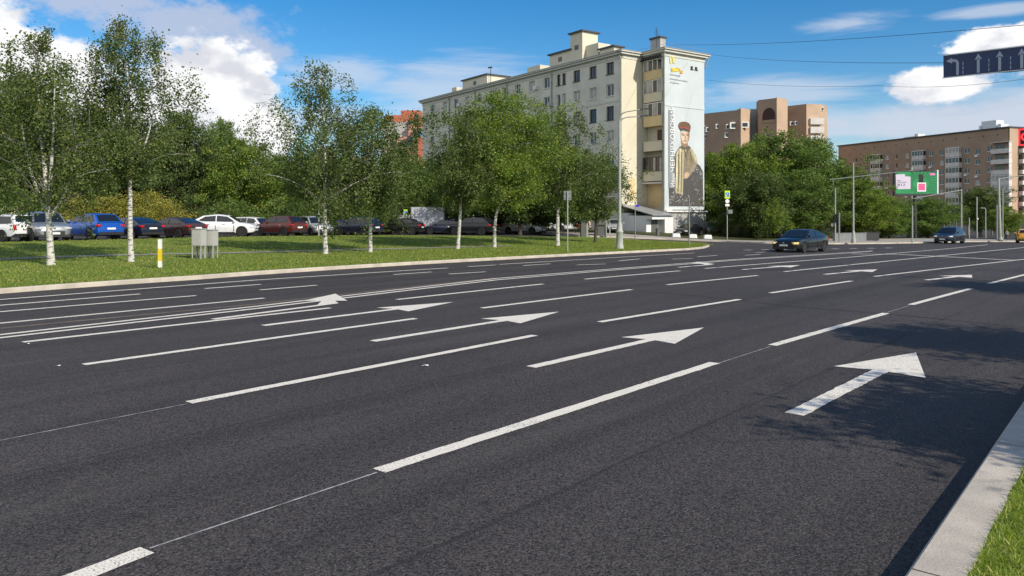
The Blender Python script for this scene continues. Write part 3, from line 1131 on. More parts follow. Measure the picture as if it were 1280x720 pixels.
# cornice all round, parapet band
mb = MB()
for z0, z1, o_ in ((BH - .9, BH - .45, .06), (BH - .45, BH - .2, .38), (BH - .2, BH - .05, .55)):
    mb.b2((-o_, -.03 - o_ if o_ < .1 else -.03, z0), (.33, LF + o_, z1))
    mb.b2((-o_, -o_ - .03, z0), (Q + 1.0, .33, z1 - .003))
    mb.b2((Q - o_, -PJ - o_, z0), (Q + MW + o_, .6, z1 - .006))
    mb.b2((Q + MW - .3, -PJ, z0), (Q + MW + o_, 8.0, z1 - .009))
mb.build('cornice', 'cornice', block)
mb = MB()
mb.b2((-.6, -.62, BH - .05), (Q + 1, LF + .6, BH + .02))
mb.b2((Q - .6, -PJ - .6, BH - .045), (Q + MW + .6, 8.2, BH + .03))
mb.b2((Q + .9, 3, BH - .051), (14.2, LF + .6, BH + .015))
mb.build('roof', 'roof_metal', block)
# little brackets below the eaves over the loggias
mb = MB()
for i in range(9):
    mb.b2((Q - .34, -PJ + .5 + i * .4, BH - 1.02), (Q - .02, -PJ + .66 + i * .4, BH - .62))
mb.build('eaves_bracket', 'roof_dark', block)
# pale vertical bays between the far windows, white string course
mb = MB()
mb.b2((-.05, 0.0, 15.25 - bz), (-.002, LF - .1, 15.5 - bz))
for d in (29.3, 36.1, 43.4):
    mb.b2((-.04, d - .45, 4), (-.003, d + .45, BH - 1.6))
mb.build('facade_trim', 'cornice', block)
for d in (-.12, 13.1, 23.4, 31.9, 39.6):
    mb = MB()
    mb.tube([(-.12, d + .12, .3), (-.12, d + .12, BH - 1.0), (-.4, d + .12, BH - .4)], .09, 8)
    mb.build('downpipe', 'pole_light', block, 40)
mb = MB()
mb.tube([(Q - .06, -PJ + .05, .2), (Q - .06, -PJ + .05, BH - 1.0), (Q - .45, -PJ - .3, BH - .35)], .08, 8)
mb.build('downpipe', 'pole_light', block, 40)
mb = MB()
mb.tube([(Q + MW + .4, -PJ - .4, BH - .2), (Q + MW + .25, -PJ - .15, BH - 1.1), (Q + MW + .2, -PJ - .1, BH - 1.5)], .09, 8)
mb.build('downpipe', 'roof_metal', block, 40)
# loggias between the cream wall and the painted block: (glass top, glass bottom, parapet bottom, glazing, parapet colour)
lg = [(20.2, 18.85, 17.85, 'pale', 'plaster_yellow'), (17.8, 16.25, 15.2, 'pale', 'plaster_cream'), (15.1, 13.5, 12.35, 'pale', 'plaster_yellow'), (12.3, 10.55, 9.45, 'open', 'plaster_cream'), (8.75, 6.95, 5.9, 'brown', 'plaster_cream')]
y0, y1 = -PJ + .46, -.28
for (zt, zg, zp, kind, pm) in lg:
    mb = MB()
    mb.b2((Q - .02, y0, zp - bz), (Q + .10, y1, zg - bz))
    mb.b2((Q - .06, y0 - .01, zg - bz), (Q + .14, y1 + .02, zg + .06 - bz))
    mb.b2((Q + .10, y0 + .01, zp - bz + .01), (Q + .98, y1, zp + .14 - bz))
    mb.b2((Q + .10, y1 - .12, zp + .14 - bz), (Q + .98, y1 + .01, zg - bz))
    bal = mb.build('balcony', pm, block)
    if kind != 'open':
        fb, gb = MB(), MB()
        w_ = y1 - y0
        npan = 4 if kind == 'pale' else 6
        for i in range(npan + 1):
            yy = y0 + w_ * i / npan
            fb.b2((Q + .0, yy - .05, zg + .06 - bz), (Q + .09, yy + .05, zt - bz))
        fb.b2((Q + .003, y0 - .05, zt - .09 - bz), (Q + .087, y1 + .05, zt - .003 - bz))
        fb.b2((Q + .10, y1 + .0, zg - bz), (Q + .95, y1 + .06, zt - bz))
        gb.b2((Q + .035, y0, zg + .06 - bz), (Q + .05, y1, zt - .05 - bz))
        cb_ = MB()
        fr = fb.build('glazing_frame', 'white_frame' if kind == 'pale' else 'brown_frame', bal)
        gb.build('pane', 'window_glass', bal)
        for i in range(npan):
            if rnd.random() < .62:
                cb_.b2((Q + .028, y0 + w_ * (i + .12) / npan, zg + .12 - bz), (Q + .0345, y0 + w_ * (i + .88) / npan, zt - .12 - bz))
        if cb_.v:
            cb_.build('curtain', 'curtain', bal)
    else:
        fb = MB()
        fb.b2((Q + .985, y0 + .9, zp + .15 - bz), (Q + .997, y0 + 1.7, zt - .3 - bz))
        fb.build('balcony_door', 'brown_frame', bal)
mb = MB()
mb.b2((Q + .96, -PJ + .42, 2.9 - bz), (Q + .995, -.05, 5.7 - bz))
mb.build('loggia_wall', 'plaster_yellow', block)
mb = MB()
mb.b2((Q - .16, -PJ + .3, 5.6 - bz), (Q + 1.0, -.1, 5.78 - bz))
mb.build('canopy_slab', 'cornice', block)
mb = MB()
mb.b2((1.1, -.045, 3.6 - bz), (2.1, -.032, 6.3 - bz))
mb.build('service_door', 'plaster_yellow', block)
# small white entrance annexe at the foot of the loggias
mb = MB()
ax0, ax1, ay0, ay1 = -.1, Q - .02, -PJ - 1.3, -.06
mb.b2((ax0 + 2.0, ay0, 0), (ax1, ay1, 2.55))
mb.b2((ax0, ay1 - 1.2, 0), (ax0 + 2.0, ay1, 2.9))
mb.b2((ax0, ay0 + .02, 2.2), (ax0 + 2.0, ay1 - 1.2, 2.6))
mb.b2((ax0, ay0 + .9, 0), (ax0 + 2.0, ay1 - 1.2, 2.2))
an = mb.build('annexe', 'white_plaster', block)
mb = MB()
mb.prism([(ax0 - .2, ay0 - .25, 2.62), (ax1 + .0, ay0 - .25, 2.62), (ax1 + .0, ay1 + .02, 3.75), (ax0 - .2, ay1 + .02, 3.75)], (0, 0, .09))
mb.build('annexe_roof', 'roof_metal', an)
mb = MB()
mb.prism([(ax1 - .01, ay0, 2.55), (ax1 - .01, ay1, 2.55), (ax1 - .01, ay1, 3.6)], (-.2, 0, 0))
mb.build('annexe_gable', 'white_plaster', an)
mb = MB()
mb.b2((ax0 + .75, ay0 + .85, .1), (ax0 + 1.75, ay0 + .897, 2.15))
mb.build('annexe_door', 'cabinet_dark', an)
# roof structures: stair heads and chimneys
for (d, x, w_, l_, h_, cap) in ((13.6, 1.6, 3.0, 4.4, 2.2, 1), (10.2, 1.6, 2.6, 2.4, 4.2, 1), (8.0, 2.2, 2.0, 2.8, 2.4, 0), (4.8, 2.0, 1.4, 2.6, 1.3, 1), (20.0, 2.0, 2.6, 3.0, 1.5, 0), (35.5, 2.0, 4.0, 7.2, 2.1, 1), (42.4, 2.4, 1.0, 1.5, 1.6, 0), (27.0, 2.2, .6, .9, .9, 0), (23.2, 2.4, .5, 1.0, .8, 0)):
    mb = MB()
    mb.b2((x, d - l_ / 2, BH + .01), (x + w_, d + l_ / 2, BH + h_), 0)
    if cap:
        mb.b2((x - .25, d - l_ / 2 - .25, BH + h_), (x + w_ + .25, d + l_ / 2 + .25, BH + h_ + .18), 1)
    if h_ > 1.9 and cap:
        mb.b2((x - .012, d - .45, BH + h_ * .48), (x + .02, d + .35, BH + h_ * .48 + .6), 2)
    mb.build('roof_house', ['plaster_cream', 'roof_dark', 'window_glass'], block)
mb = MB()
mb.b2((Q + 1.3, -PJ + 2.0, BH + .02), (Q + 2.2, -PJ + 3.6, BH + 1.75), 0)
mb.b2((Q + 1.15, -PJ + 1.9, BH + 1.75), (Q + 2.35, -PJ + 3.7, BH + 1.95), 1)
mb.build('chimney', ['plinth', 'roof_dark'], block)
mb = MB()
mb.tube([(Q + .7, -PJ + 2, BH), (Q + .7, -PJ + 2, BH + 2.9)], .035, 6)
for k in range(4):
    mb.tube([(Q + .3 + k * .06, -PJ + 2, BH + 2.0 + k * .2), (Q + 1.1 - k * .06, -PJ + 2, BH + 2.0 + k * .2)], .02, 5)
mb.build('antenna', 'wire', block)
mb = MB()
mb.tube([(2.4, 31.5, BH), (2.4, 31.5, BH + 3.2)], .05, 6)
mb.tube([(2.0, 31.5, BH + 3.1), (2.8, 31.8, BH + 3.3)], .12, 6)
mb.build('antenna', 'wire', block)
mb = MB()
for i in range(24):
    y = -PJ + .4 + i * 0.9 if i < 9 else 0
    mb.tube([(Q + .2, y, BH), (Q + .2, y, BH + .55)], .015, 4) if i < 9 else None
for i in range(8):
    mb.tube([(Q + .2 + i * .9, -PJ - .2, BH), (Q + .2 + i * .9, -PJ - .2, BH + .55)], .015, 4)
mb.tube([(Q + .2, -PJ - .2, BH + .55), (Q + MW, -PJ - .2, BH + .55)], .015, 4)
mb.tube([(Q + .2, -PJ - .2, BH + .55), (Q + .2, 4, BH + .55)], .015, 4)
mb.build('roof_railing', 'pole_metal', block)

# ---- long brown brick block on the right
p0, p1 = A(1048, 268, 262.0), A(1262, 268, 205.0)
u1 = (p1 - p0)
LB = u1.length
u1.normalize()
bz2 = float(G(p1.x, p1.y)) - .2
brick = thing('apartment_building', 'long brown brick apartment block with stacked white balconies behind the billboard', 'building', (p0.x, p0.y, bz2), math.atan2(u1.y, u1.x))
HB = CAMH + (268 - 159.5) / FOC * 205.0 - bz2


def b_of(u):
    k = (u - CU) / FOC
    return (p0.y * k - p0.x) / (u1.x - u1.y * k)


def bz_of(u, v):
    return CAMH - (v - HV) / FOC * (p0.y + u1.y * b_of(u)) - bz2


rb = random.Random(8)
storeys = [bz_of(1240, 185.5) - i * 2.85 for i in range(9)]
wcols = [(1070, 1.0), (1083, 1.5), (1109, 1.2), (1120.5, .9), (1134, 1.3), (1164, 1.4), (1177, 1.3), (1208.5, 1.5), (1222, 1.4), (1237, 1.4)]
bcols = [(1097, 1.9, 0), (1150, 2.0, 0), (1193.5, 2.2, 1), (1253.5, 2.6, 2)]
holes, wl = [], []
for si, zc in enumerate(storeys):
    if zc < 1.2:
        continue
    for ci, (u, w_) in enumerate(wcols):
        dz = -.55 if ci in (8,) else 0
        b = b_of(u)
        w2 = w_ * 1.1
        holes.append((b - w2 / 2, zc - .75 + dz, b + w2 / 2, zc + .75 + dz))
        wl.append((b - w2 / 2, zc - .75 + dz, w2))
mb = MB()
wall_open(mb, (0, 0, 0), (1, 0, 0), LB, HB, holes, 0.2)
mb.b2((0.01, 0.25, 0), (LB - .36, 13, HB - .3))
mb.build('front_wall', 'brick_brown', brick)
for (x, z, w_) in wl:
    window(brick, (x, 0, z), (1, 0, 0), w_, 1.5, .16, 'white_frame', 'curtain' if rb.random() < .2 else 'window_glass', 2 if w_ > 1.2 else 1)
mb = MB()
mb.b2((LB - .35, .0, 0), (LB + .02, 13.02, HB - .01))
mb.build('end_wall', 'brick_tan_lit', brick)
mb = MB()
mb.b2((-.3, -.4, HB), (LB + .25, 13.3, HB + .35))
mb.build('roof', 'roof_dark', brick)
mb = MB()
for i in range(14):
    b = LB * (i + .7) / 14.5
    mb.b2((b - .2, -.012, HB - 1.75), (b + .2, .02, HB - 1.4))
mb.build('attic_vent', 'black_plastic', brick)
for (u, w_, typ) in bcols:
    b = b_of(u)
    for si, zc in enumerate(storeys):
        if zc < 3.5 or (typ == 0 and si > 5):
            continue
        mb = MB()
        x0, x1 = b - w_, b + w_
        mb.b2((x0, -1.15, zc - 1.6), (x1, -1.03, zc - .38))
        mb.b2((x0, -1.03, zc - 1.6), (x1, -.003, zc - 1.46))
        mb.b2((x0, -1.03, zc - 1.46), (x0 + .08, -.003, zc - .38))
        mb.b2((x1 - .08, -1.03, zc - 1.46), (x1, -.003, zc - .38))
        glz = (typ in (0, 1) or si in (4, 5, 3)) and not (typ == 2 and si == 2)
        bal = mb.build('balcony', 'balcony_panel', brick)
        if glz:
            fb, gb = MB(), MB()
            for i in range(5):
                xx = x0 + .06 + (x1 - x0 - .12) * i / 4
                fb.b2((xx - .06, -1.12, zc - .38), (xx + .06, -1.05, zc + .98))
            fb.b2((x0, -1.14, zc + .98), (x1, -.003, zc + 1.14))
            gb.b2((x0 + .03, -1.09, zc - .38), (x1 - .03, -1.075, zc + .98))
            gb.b2((x1 - .05, -1.07, zc - .38), (x1 - .03, -.01, zc + .98))
            gb.b2((x0 + .03, -1.07, zc - .38), (x0 + .05, -.01, zc + .98))
            fb.build('glazing_frame', 'white_frame', bal)
            g = gb.build('pane', 'window_glass', bal)
            if rb.random() < .3:
                paint_slot(g, 0, MATS['curtain'])
        else:
            fb = MB()
            fb.b2((x0 + .5, -.02, zc - 1.4), (x0 + 1.4, .02, zc + .75))
            fb.b2((x0 + 1.7, -.018, zc - .6), (x0 + 3.2, .02, zc + .75))
            fb.build('balcony_door', 'window_glass', bal)
            if si == 0:
                fb = MB()
                fb.b2((x0 - .1, -1.25, zc + 1.3), (x1 + .1, -.003, zc + 1.45))
                fb.build('balcony_roof', 'cornice', bal)
            fb = MB()
            fb.b2((x1 - .2, -1.0, zc - .38), (x1 - .08, -.01, zc + 1.26))
            fb.build('balcony_divider', 'balcony_panel', bal)
# air conditioners hung below some windows
for k in range(9):
    x, z, w_ = wl[rb.randrange(8, 55)]
    mb = MB()
    mb.b2((x + .1, -.38, z - .75), (x + .95, -.005, z - .2))
    mb.build('air_conditioner', 'white_frame', brick)
for (u, w_, h_) in ((1125, 4.5, 1.1), (1133, 1.2, 1.7), (1213, 1.1, 1.9), (1223, 4.4, 3.0), (1236, 1.0, 1.8)):
    b = b_of(u)
    mb = MB()
    mb.b2((b - w_ / 2, 4, HB + .3), (b + w_ / 2, 7, HB + h_))
    mb.build('roof_house', 'sign_edge', brick)
# balconies of the end wall and the shop with a red awning at its foot
for si in range(7):
    zc = storeys[si]
    mb = MB()
    mb.b2((LB + .03, 3.5, zc - 1.5), (LB + 1.1, 7.2, zc - .4))
    bal = mb.build('balcony', 'balcony_panel', brick)
    mb = MB()
    mb.b2((LB + .05, 3.55, zc - .4), (LB + 1.05, 7.15, zc + .9))
    mb.build('pane', 'window_glass', bal)
mb = MB()
mb.b2((LB + .03, 1.0, 0), (LB + 4, 12, 3.4))
an = mb.build('shop', 'white_plaster', brick)
mb = MB()
mb.b2((LB - .2, -.9, 3.45), (LB + 4.4, 12, 4.4))
mb.build('shop_awning', mat('awning_red', (0.45, 0.02, 0.03), 0.6), an)
mb = MB()
for i in range(3):
    mb.b2((LB + .6 + i * 1.2, .93, .4), (LB + 1.4 + i * 1.2, .995, 2.8))
mb.build('shop_window', 'window_glass', an)
mb = MB()
mb.b2((b_of(1183), -6.5, 0), (b_of(1203), -.01, bz_of(1193, 257)))
mb.build('side_wing', 'cabinet_dark', brick)

# ---- tall brown tower block with an arched niche, far behind the trees
tz = -2.3
Yt = 255.0
mb_parts = []
T0 = A(872, 268, Yt)
tower = thing('tower_block', 'tall brown brick tower block with an arched niche rising over the trees', 'building', (T0.x, T0.y, tz), 0)


def tx(u):
    return (u - 872) / FOC * Yt


def tzv(v):
    return CAMH - (v - HV) / FOC * Yt - tz


def slab(name, u0, u1, vt0, vt1, y0, y1, m, parent=tower):
    """a storey block between pixel columns u0 and u1; depth runs y0 -> y1 along its front (skewed front)"""
    mb = MB()
    a, b = tx(u0) * (1 + y0 / Yt), tx(u1) * (1 + y1 / Yt)
    fx0 = (u0 - CU) / FOC * (Yt + y0) - T0.x
    fx1 = (u1 - CU) / FOC * (Yt + y1) - T0.x
    zt0 = CAMH - (vt0 - HV) / FOC * (Yt + y0) - tz
    zt1 = CAMH - (vt1 - HV) / FOC * (Yt + y1) - tz
    zt = (zt0 + zt1) / 2
    yb = 7 if name == 'lift_tower' else 30
    v = [(fx0, y0, 0), (fx1, y1, 0), (fx1, yb, 0), (fx0 + (.9 if yb == 7 else 0), yb, 0)]
    mb.prism(v, (0, 0, zt))
    return mb.build(name, m, parent)


slab('side_wing', 862, 926, 145, 136, 14, 0, 'brick_brown')
slab('stair_wall', 926, 938, 136, 136, .0, 4, 'brick_tan_lit')
slab('stair_recess', 938, 948, 136, 136, 9, 9, 'plinth')
slab('lift_tower', 948, 971, 125, 122.5, 2, -3, 'brick_brown')
slab('lift_tower', 971, 984.5, 122.5, 123, -3, 1.5, 'brick_tan_lit')
slab('side_wing', 984.5, 1008, 132, 130.5, 8, 3, 'brick_brown')
slab('corner_wing', 1008, 1024, 130, 130, 2.8, 4.6, 'brick_tan_lit')
slab('corner_wing', 1024, 1034, 130, 132, 4.6, 9, 'brick_tan_lit')
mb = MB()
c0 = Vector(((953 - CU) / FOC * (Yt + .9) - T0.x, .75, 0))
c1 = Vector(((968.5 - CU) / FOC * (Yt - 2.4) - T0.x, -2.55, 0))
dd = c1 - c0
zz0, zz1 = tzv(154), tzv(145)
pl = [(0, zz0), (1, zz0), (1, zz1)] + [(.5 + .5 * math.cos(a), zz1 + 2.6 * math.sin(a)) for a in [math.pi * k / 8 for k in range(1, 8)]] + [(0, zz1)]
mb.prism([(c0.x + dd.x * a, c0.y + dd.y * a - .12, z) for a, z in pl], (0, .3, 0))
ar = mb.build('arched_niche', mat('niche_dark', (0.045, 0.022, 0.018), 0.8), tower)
mb = MB()
mb.prism([(c0.x + dd.x * a, c0.y + dd.y * a - .2, z) for a, z in ((0, zz0), (1, zz0), (1, zz0 + 1.0), (0, zz0 + 1.0))], (0, .1, 0))
mb.build('niche_railing', 'brick_brown', ar)
for (u, v, w_, h_, y) in ((881, 160, 4, 1.6, 9.5), (885, 162, 1.6, 1.6, 8.6), (897, 158, 1.3, 1.6, 6.2), (909.5, 158.5, 1.1, 1.7, 3.4), (909, 169, 1.7, 1.8, 3.5), (918, 157, 3, 2.2, .9), (931, 156, 2.4, 2.0, .9), (882, 171, 2, 1.6, 9.6), (990, 154.5, 1.4, 1.4, 6.7), (995, 154, .8, 1.4, 5.6), (1013, 151, .8, 1.6, 3.2), (1028, 136.5, .6, 1.4, 6.2)):
    y = 14 - (u - 862) * 14 / 64 if u < 926 else y
    mb = MB()
    x = (u - CU) / FOC * (Yt + y) - T0.x
    z = CAMH - (v - HV) / FOC * (Yt + y) - tz
    mb.b2((x - w_ / 2, y - .35, z - h_ / 2), (x + w_ / 2, y + .6, z + h_ / 2))
    f = mb.build('window', 'white_frame', tower)
    mb = MB()
    mb.b2((x - w_ * .36, y - .4, z - h_ * .32), (x + w_ * .36, y - .35, z + h_ * .32))
    mb.build('pane', 'window_glass', f)
mb = MB()
for i in range(3):
    z = tzv(150.5 + i * 11)
    mb.b2(((1017 - CU) / FOC * Yt - T0.x, 2.4, z - 1.0), ((1034 - CU) / FOC * Yt - T0.x, 9, z + 1.1))
mb.build('balcony', 'balcony_panel', tower)

# ---- red brick stepped block, far left
Yr = 210.0
T1 = A(486, 268, Yr)
redb = thing('apartment_building', 'stepped orange red brick apartment block behind the birches left of the grey block', 'building', (T1.x, T1.y, -.5), 0)
T0b, tzb, Ytb = T1, -.5, Yr


def rx(u, y=0):
    return (u - CU) / FOC * (Yr + y) - T1.x


def rz(v, y=0):
    return CAMH - (v - HV) / FOC * (Yr + y) + .5


def rblock(name, u0, u1, v, y0, y1, m):
    mb = MB()
    mb.prism([(rx(u0, y0), y0, 0), (rx(u1, y0), y0, 0), (rx(u1, y0), y1, 0), (rx(u0, y0), y1, 0)], (0, 0, rz(v, y0)))
    return mb.build(name, m, redb)


rblock('upper_floor', 482, 526, 144, 8, 20, 'brick_red')
rblock('roof_house', 501, 525.5, 138, 9, 18, 'brick_red')
rblock('terrace_wall', 478, 511, 152.5, 4, 8, 'plinth')
rblock('lower_floor', 510.5, 524, 156, 2, 8, 'pale_pink')
rblock('lower_floor', 496, 511, 171, 1, 4, 'pale_pink')
rblock('side_bay', 522, 534, 172, 0, 8, 'brick_red')
rblock('side_wall', 526.2, 531, 142, 9, 20, 'brick_brown')
for (u, v) in ((518, 143), (510, 151), (518, 165.5), (523.5, 163.5), (511.5, 173), (518, 174), (502.5, 178.5), (508, 180), (512, 181), (523.5, 168)):
    mb = MB()
    mb.b2((rx(u) - .45, -.3 if v > 155 else 3.2, rz(v) - .6), (rx(u) + .45, 9.3, rz(v) + .6))
    mb.build('window', 'niche_dark' if False else 'window_glass', redb)

# ---- low peach building glimpsed behind the yellow bushes on the left
q0 = A(160, 268, 92.0)
lowb = thing('low_building', 'low peach plastered building half hidden behind the yellow bushes', 'building', (q0.x, q0.y, .2), 0)
mb = MB()
mb.b2((0, 0, 0), (7.5, 6, 4.8))
mb.build('wall', mat('peach', (0.50, 0.34, 0.22), 0.85, var=.08), lowb)
mb = MB()
mb.prism([(-.4, -.5, 4.8), (7.9, -.5, 4.8), (7.9, 3, 6.2), (-.4, 3, 6.2)], (0, 0, .12))
mb.prism([(-.4, 6.5, 4.8), (-.4, 3, 6.2), (7.9, 3, 6.2), (7.9, 6.5, 4.8)], (0, 0, .12))
mb.build('roof', 'roof_metal', lowb)
for i in range(3):
    mb = MB()
    mb.b2((1 + i * 2.2, -.05, 1.2), (2.2 + i * 2.2, .02, 2.8))
    w_ = mb.build('window', 'white_frame', lowb)
    mb = MB()
    mb.b2((1.1 + i * 2.2, -.07, 1.3), (2.1 + i * 2.2, -.05, 2.7))
    mb.build('pane', 'window_glass', w_)
# ------------------------------------------------------------------ trees
def leaves_mesh(name, centers, size, rng, m, aspect=0.6, droop=0.0):
    n = len(centers)
    nrm = rng.normal(size=(n, 3))
    nrm[:, 2] = np.abs(nrm[:, 2]) + 0.25
    nrm /= np.linalg.norm(nrm, axis=1)[:, None]
    t = rng.normal(size=(n, 3))
    t[:, 2] -= droop
    u = t - nrm * np.sum(t * nrm, 1)[:, None]
    u /= np.linalg.norm(u, axis=1)[:, None]
    w = np.cross(nrm, u)
    sz = size * rng.uniform(0.6, 1.3, n)[:, None]
    c = centers
    v = np.empty((n, 4, 3))
    v[:, 0] = c - u * sz * .5
    v[:, 1] = c + w * sz * aspect * .5 + u * sz * .05
    v[:, 2] = c + u * sz * .5
    v[:, 3] = c - w * sz * aspect * .5 + u * sz * .05
    me = bpy.data.meshes.new(name)
    me.vertices.add(n * 4)
    me.vertices.foreach_set('co', v.reshape(-1))
    me.loops.add(n * 4)
    me.loops.foreach_set('vertex_index', np.arange(n * 4, dtype=np.int32))
    me.polygons.add(n)
    me.polygons.foreach_set('loop_start', np.arange(0, n * 4, 4, dtype=np.int32))
    try:
        me.polygons.foreach_set('loop_total', np.full(n, 4, dtype=np.int32))
    except Exception:
        pass
    me.materials.append(MATS[m])
    me.update(calc_edges=True)
    at = me.attributes.new('tint', 'FLOAT', 'FACE')
    at.data.foreach_set('value', rng.uniform(0, 1, n).astype(np.float32))
    me.validate()
    return me


def env(kind, t):
    if kind == 'birch':
        return max(0.05, (math.sin(math.pi * min(1, t ** 0.72))) ** 0.55 * (1.0 - 0.10 * t))
    if kind == 'column':
        return max(0.06, (math.sin(math.pi * min(1, .12 + .88 * t ** 0.9))) ** 0.5)
    return max(0.08, math.sqrt(max(0.0, 1 - (2 * (t * .93 + .02) - .92) ** 2)))


def tree_meshes(kind, H, cr, cb, seed, nleaf, leaf, leaf_mat, bark, tr=0.12, lean=(0, 0), wob=0.15, fork=None, limbs=26, gap=0.18, trunk_pts=None, bare=0.0):
    rng = np.random.default_rng(seed)
    r_ = random.Random(seed)
    mb = MB()
    k = 9
    ph = r_.uniform(0, 6)

    def tp(t):
        if trunk_pts:
            ts = [q[0] for q in trunk_pts]
            x = float(np.interp(t, ts, [q[1] for q in trunk_pts]))
            y = lean[1] * t * H
            return Vector((x, y, t * H))
        return Vector((lean[0] * t * H + wob * math.sin(ph + 5 * t) * t, lean[1] * t * H + wob * math.cos(ph * 1.7 + 4.2 * t) * t, t * H))
    top = 0.96
    ts_ = [top * i / 15 for i in range(16)]
    mb.tube([tp(t) for t in ts_], [tr * (1.25 if i == 0 else 1.0) * (1 - .93 * (t / top) ** 0.85) + .008 for i, t in enumerate(ts_)], k)
    for (t0, fx, fy, fh) in (fork or ()):
        q0 = tp(t0)
        q3 = Vector((q0.x + fx, q0.y + fy, fh * H))
        qm = q0.lerp(q3, .45) + Vector((fx * .28, fy * .28, -.05 * H))
        fp_ = [q0 * (1 - a) ** 2 + qm * 2 * a * (1 - a) + q3 * a * a for a in [i / 8 for i in range(9)]]
        mb.tube(fp_, [tr * .62 * (1 - .9 * i / 8) + .006 for i in range(9)], 7)
    cl = []
    sg = []
    wt = []
    golden = 2.39996
    az0 = r_.uniform(0, 6.28)
    for i in range(limbs):
        f = (i + r_.uniform(0, .8)) / limbs
        t = f
        h = cb + (H * 0.97 - cb) * (0.0 + f)
        start_h = max(cb * .75, h - cr * env(kind, t) * (0.55 if kind == 'birch' else 0.35)) if i > 0 else cb
        p0 = tp(min(.95, start_h / H))
        az_ = az0 + i * golden + r_.uniform(-.5, .5)
        if kind == 'birch':
            lob = 1 + .30 * math.sin(2 * az_ + ph + 5.0 * t) + .22 * math.sin(3 * az_ - 1.7 * ph + 11 * t)
            rad = cr * env(kind, t) * lob * r_.uniform(.55, 1.2)
        else:
            lob = 1 + .16 * math.sin(2 * az_ + ph + 6.0 * t) + .12 * math.sin(3 * az_ - ph + 9 * t)
            rad = cr * env(kind, t) * lob * r_.uniform(.66, 1.08)
        if rad < .12:
            continue
        end = tp(min(.97, h / H)) + Vector((math.cos(az_) * rad, math.sin(az_) * rad, r_.uniform(-.05, .12) * H * .15))
        mid = p0.lerp(end, .5) + Vector((0, 0, (.16 if kind != 'birch' else .22) * rad)) + Vector((r_.uniform(-.1, .1), r_.uniform(-.1, .1), 0)) * rad
        pts = []
        for q in range(7):
            a = q / 6
            pts.append(p0 * (1 - a) ** 2 + mid * 2 * a * (1 - a) + end * a * a)
        lr = max(.010, tr * .28 * (1 - .6 * f))
        mb.tube(pts, [lr * (1 - .85 * q / 6) + .004 for q in range(7)], 5, 0 if lr > .026 and kind == 'birch' and r_.random() < .35 else 1)
        # twigs
        nt = 7 if kind == 'birch' else 8
        for j in range(nt):
            a = r_.uniform(.25, 1.0)
            b0 = p0 * (1 - a) ** 2 + mid * 2 * a * (1 - a) + end * a * a
            dirv = Vector((r_.gauss(0, 1), r_.gauss(0, 1), r_.gauss(.15, .7))).normalized()
            tl = rad * r_.uniform(.18, .48) + .12
            b1 = b0 + dirv * tl
            if kind == 'birch':
                b2 = b1 + Vector((dirv.x * .3, dirv.y * .3, -.55)) * tl
            else:
                b2 = b1 + Vector((dirv.x, dirv.y, .2)) * tl * .4
            mb.tube([b0, b1, b2], [lr * .26 + .002, lr * .15 + .002, .002], 4, 2, cap=False)
            if r_.random() < gap:
                continue
            for c_, s_ in ((b0.lerp(b1, .6), .20), (b1, .24), (b1.lerp(b2, .5), .22), (b2, .22)):
                cl.append(c_)
                sg.append(s_ * (.5 + .22 * cr) * r_.uniform(.6, 1.25) * (.5 + .5 * min(1, rad / cr)))
                wt.append(r_.uniform(.12, 1.5) * (.25 + .75 * min(1, rad / cr)))
    cl = np.array([tuple(c) for c in cl])
    sg = np.array(sg)
    wt = np.array(wt)
    wt = wt * sg ** 1.6
    wt /= wt.sum()
    idx = rng.choice(len(cl), nleaf, p=wt)
    off = rng.normal(size=(nleaf, 3)) * sg[idx][:, None]
    off[:, 2] *= (1.25 if kind == 'birch' else .8)
    if kind == 'birch':
        off[:, :2] *= .8
        off[:, 2] -= np.abs(rng.normal(size=nleaf)) * sg[idx] * .7
    cen = cl[idx] + off
    cen = cen[cen[:, 2] > .25]
    lk = 'birch_limb' if bark == 'birch_bark' else bark
    return mb.mesh('trunk', [bark, lk, lk], 45), leaves_mesh('crown', cen, leaf, rng, leaf_mat, .62 if kind != 'birch' else .7, .8 if kind == 'birch' else .2)


def put_tree(name, label, cat, base, meshes, sc=(1, 1, 1), rz=0.0, group=None):
    root = thing(name, label, cat, base, rz, group)
    a = obj('trunk', meshes[0], root)
    b = obj('crown', meshes[1], root)
    root.scale = sc
    return root


def px_tree(name, label, u, v, vtop, hw, vcb, kind, seed, nleaf, leaf, leaf_mat, bark, tr, group=None, lean_u=0, **kw):
    """a tree of its own for one stretch of the verge: foot at pixel (u, v)"""
    b = P(u, v, KH)
    mpp = b.y / FOC
    H = (v - vtop) * mpp
    ms = tree_meshes(kind, H, hw * mpp, (v - vcb) * mpp, seed, nleaf, leaf, leaf_mat, bark, tr, lean=(lean_u / max(1, v - vtop), 0), **kw)
    return put_tree(name, label, 'tree', (b.x, b.y, b.z - .05), ms, group=group)


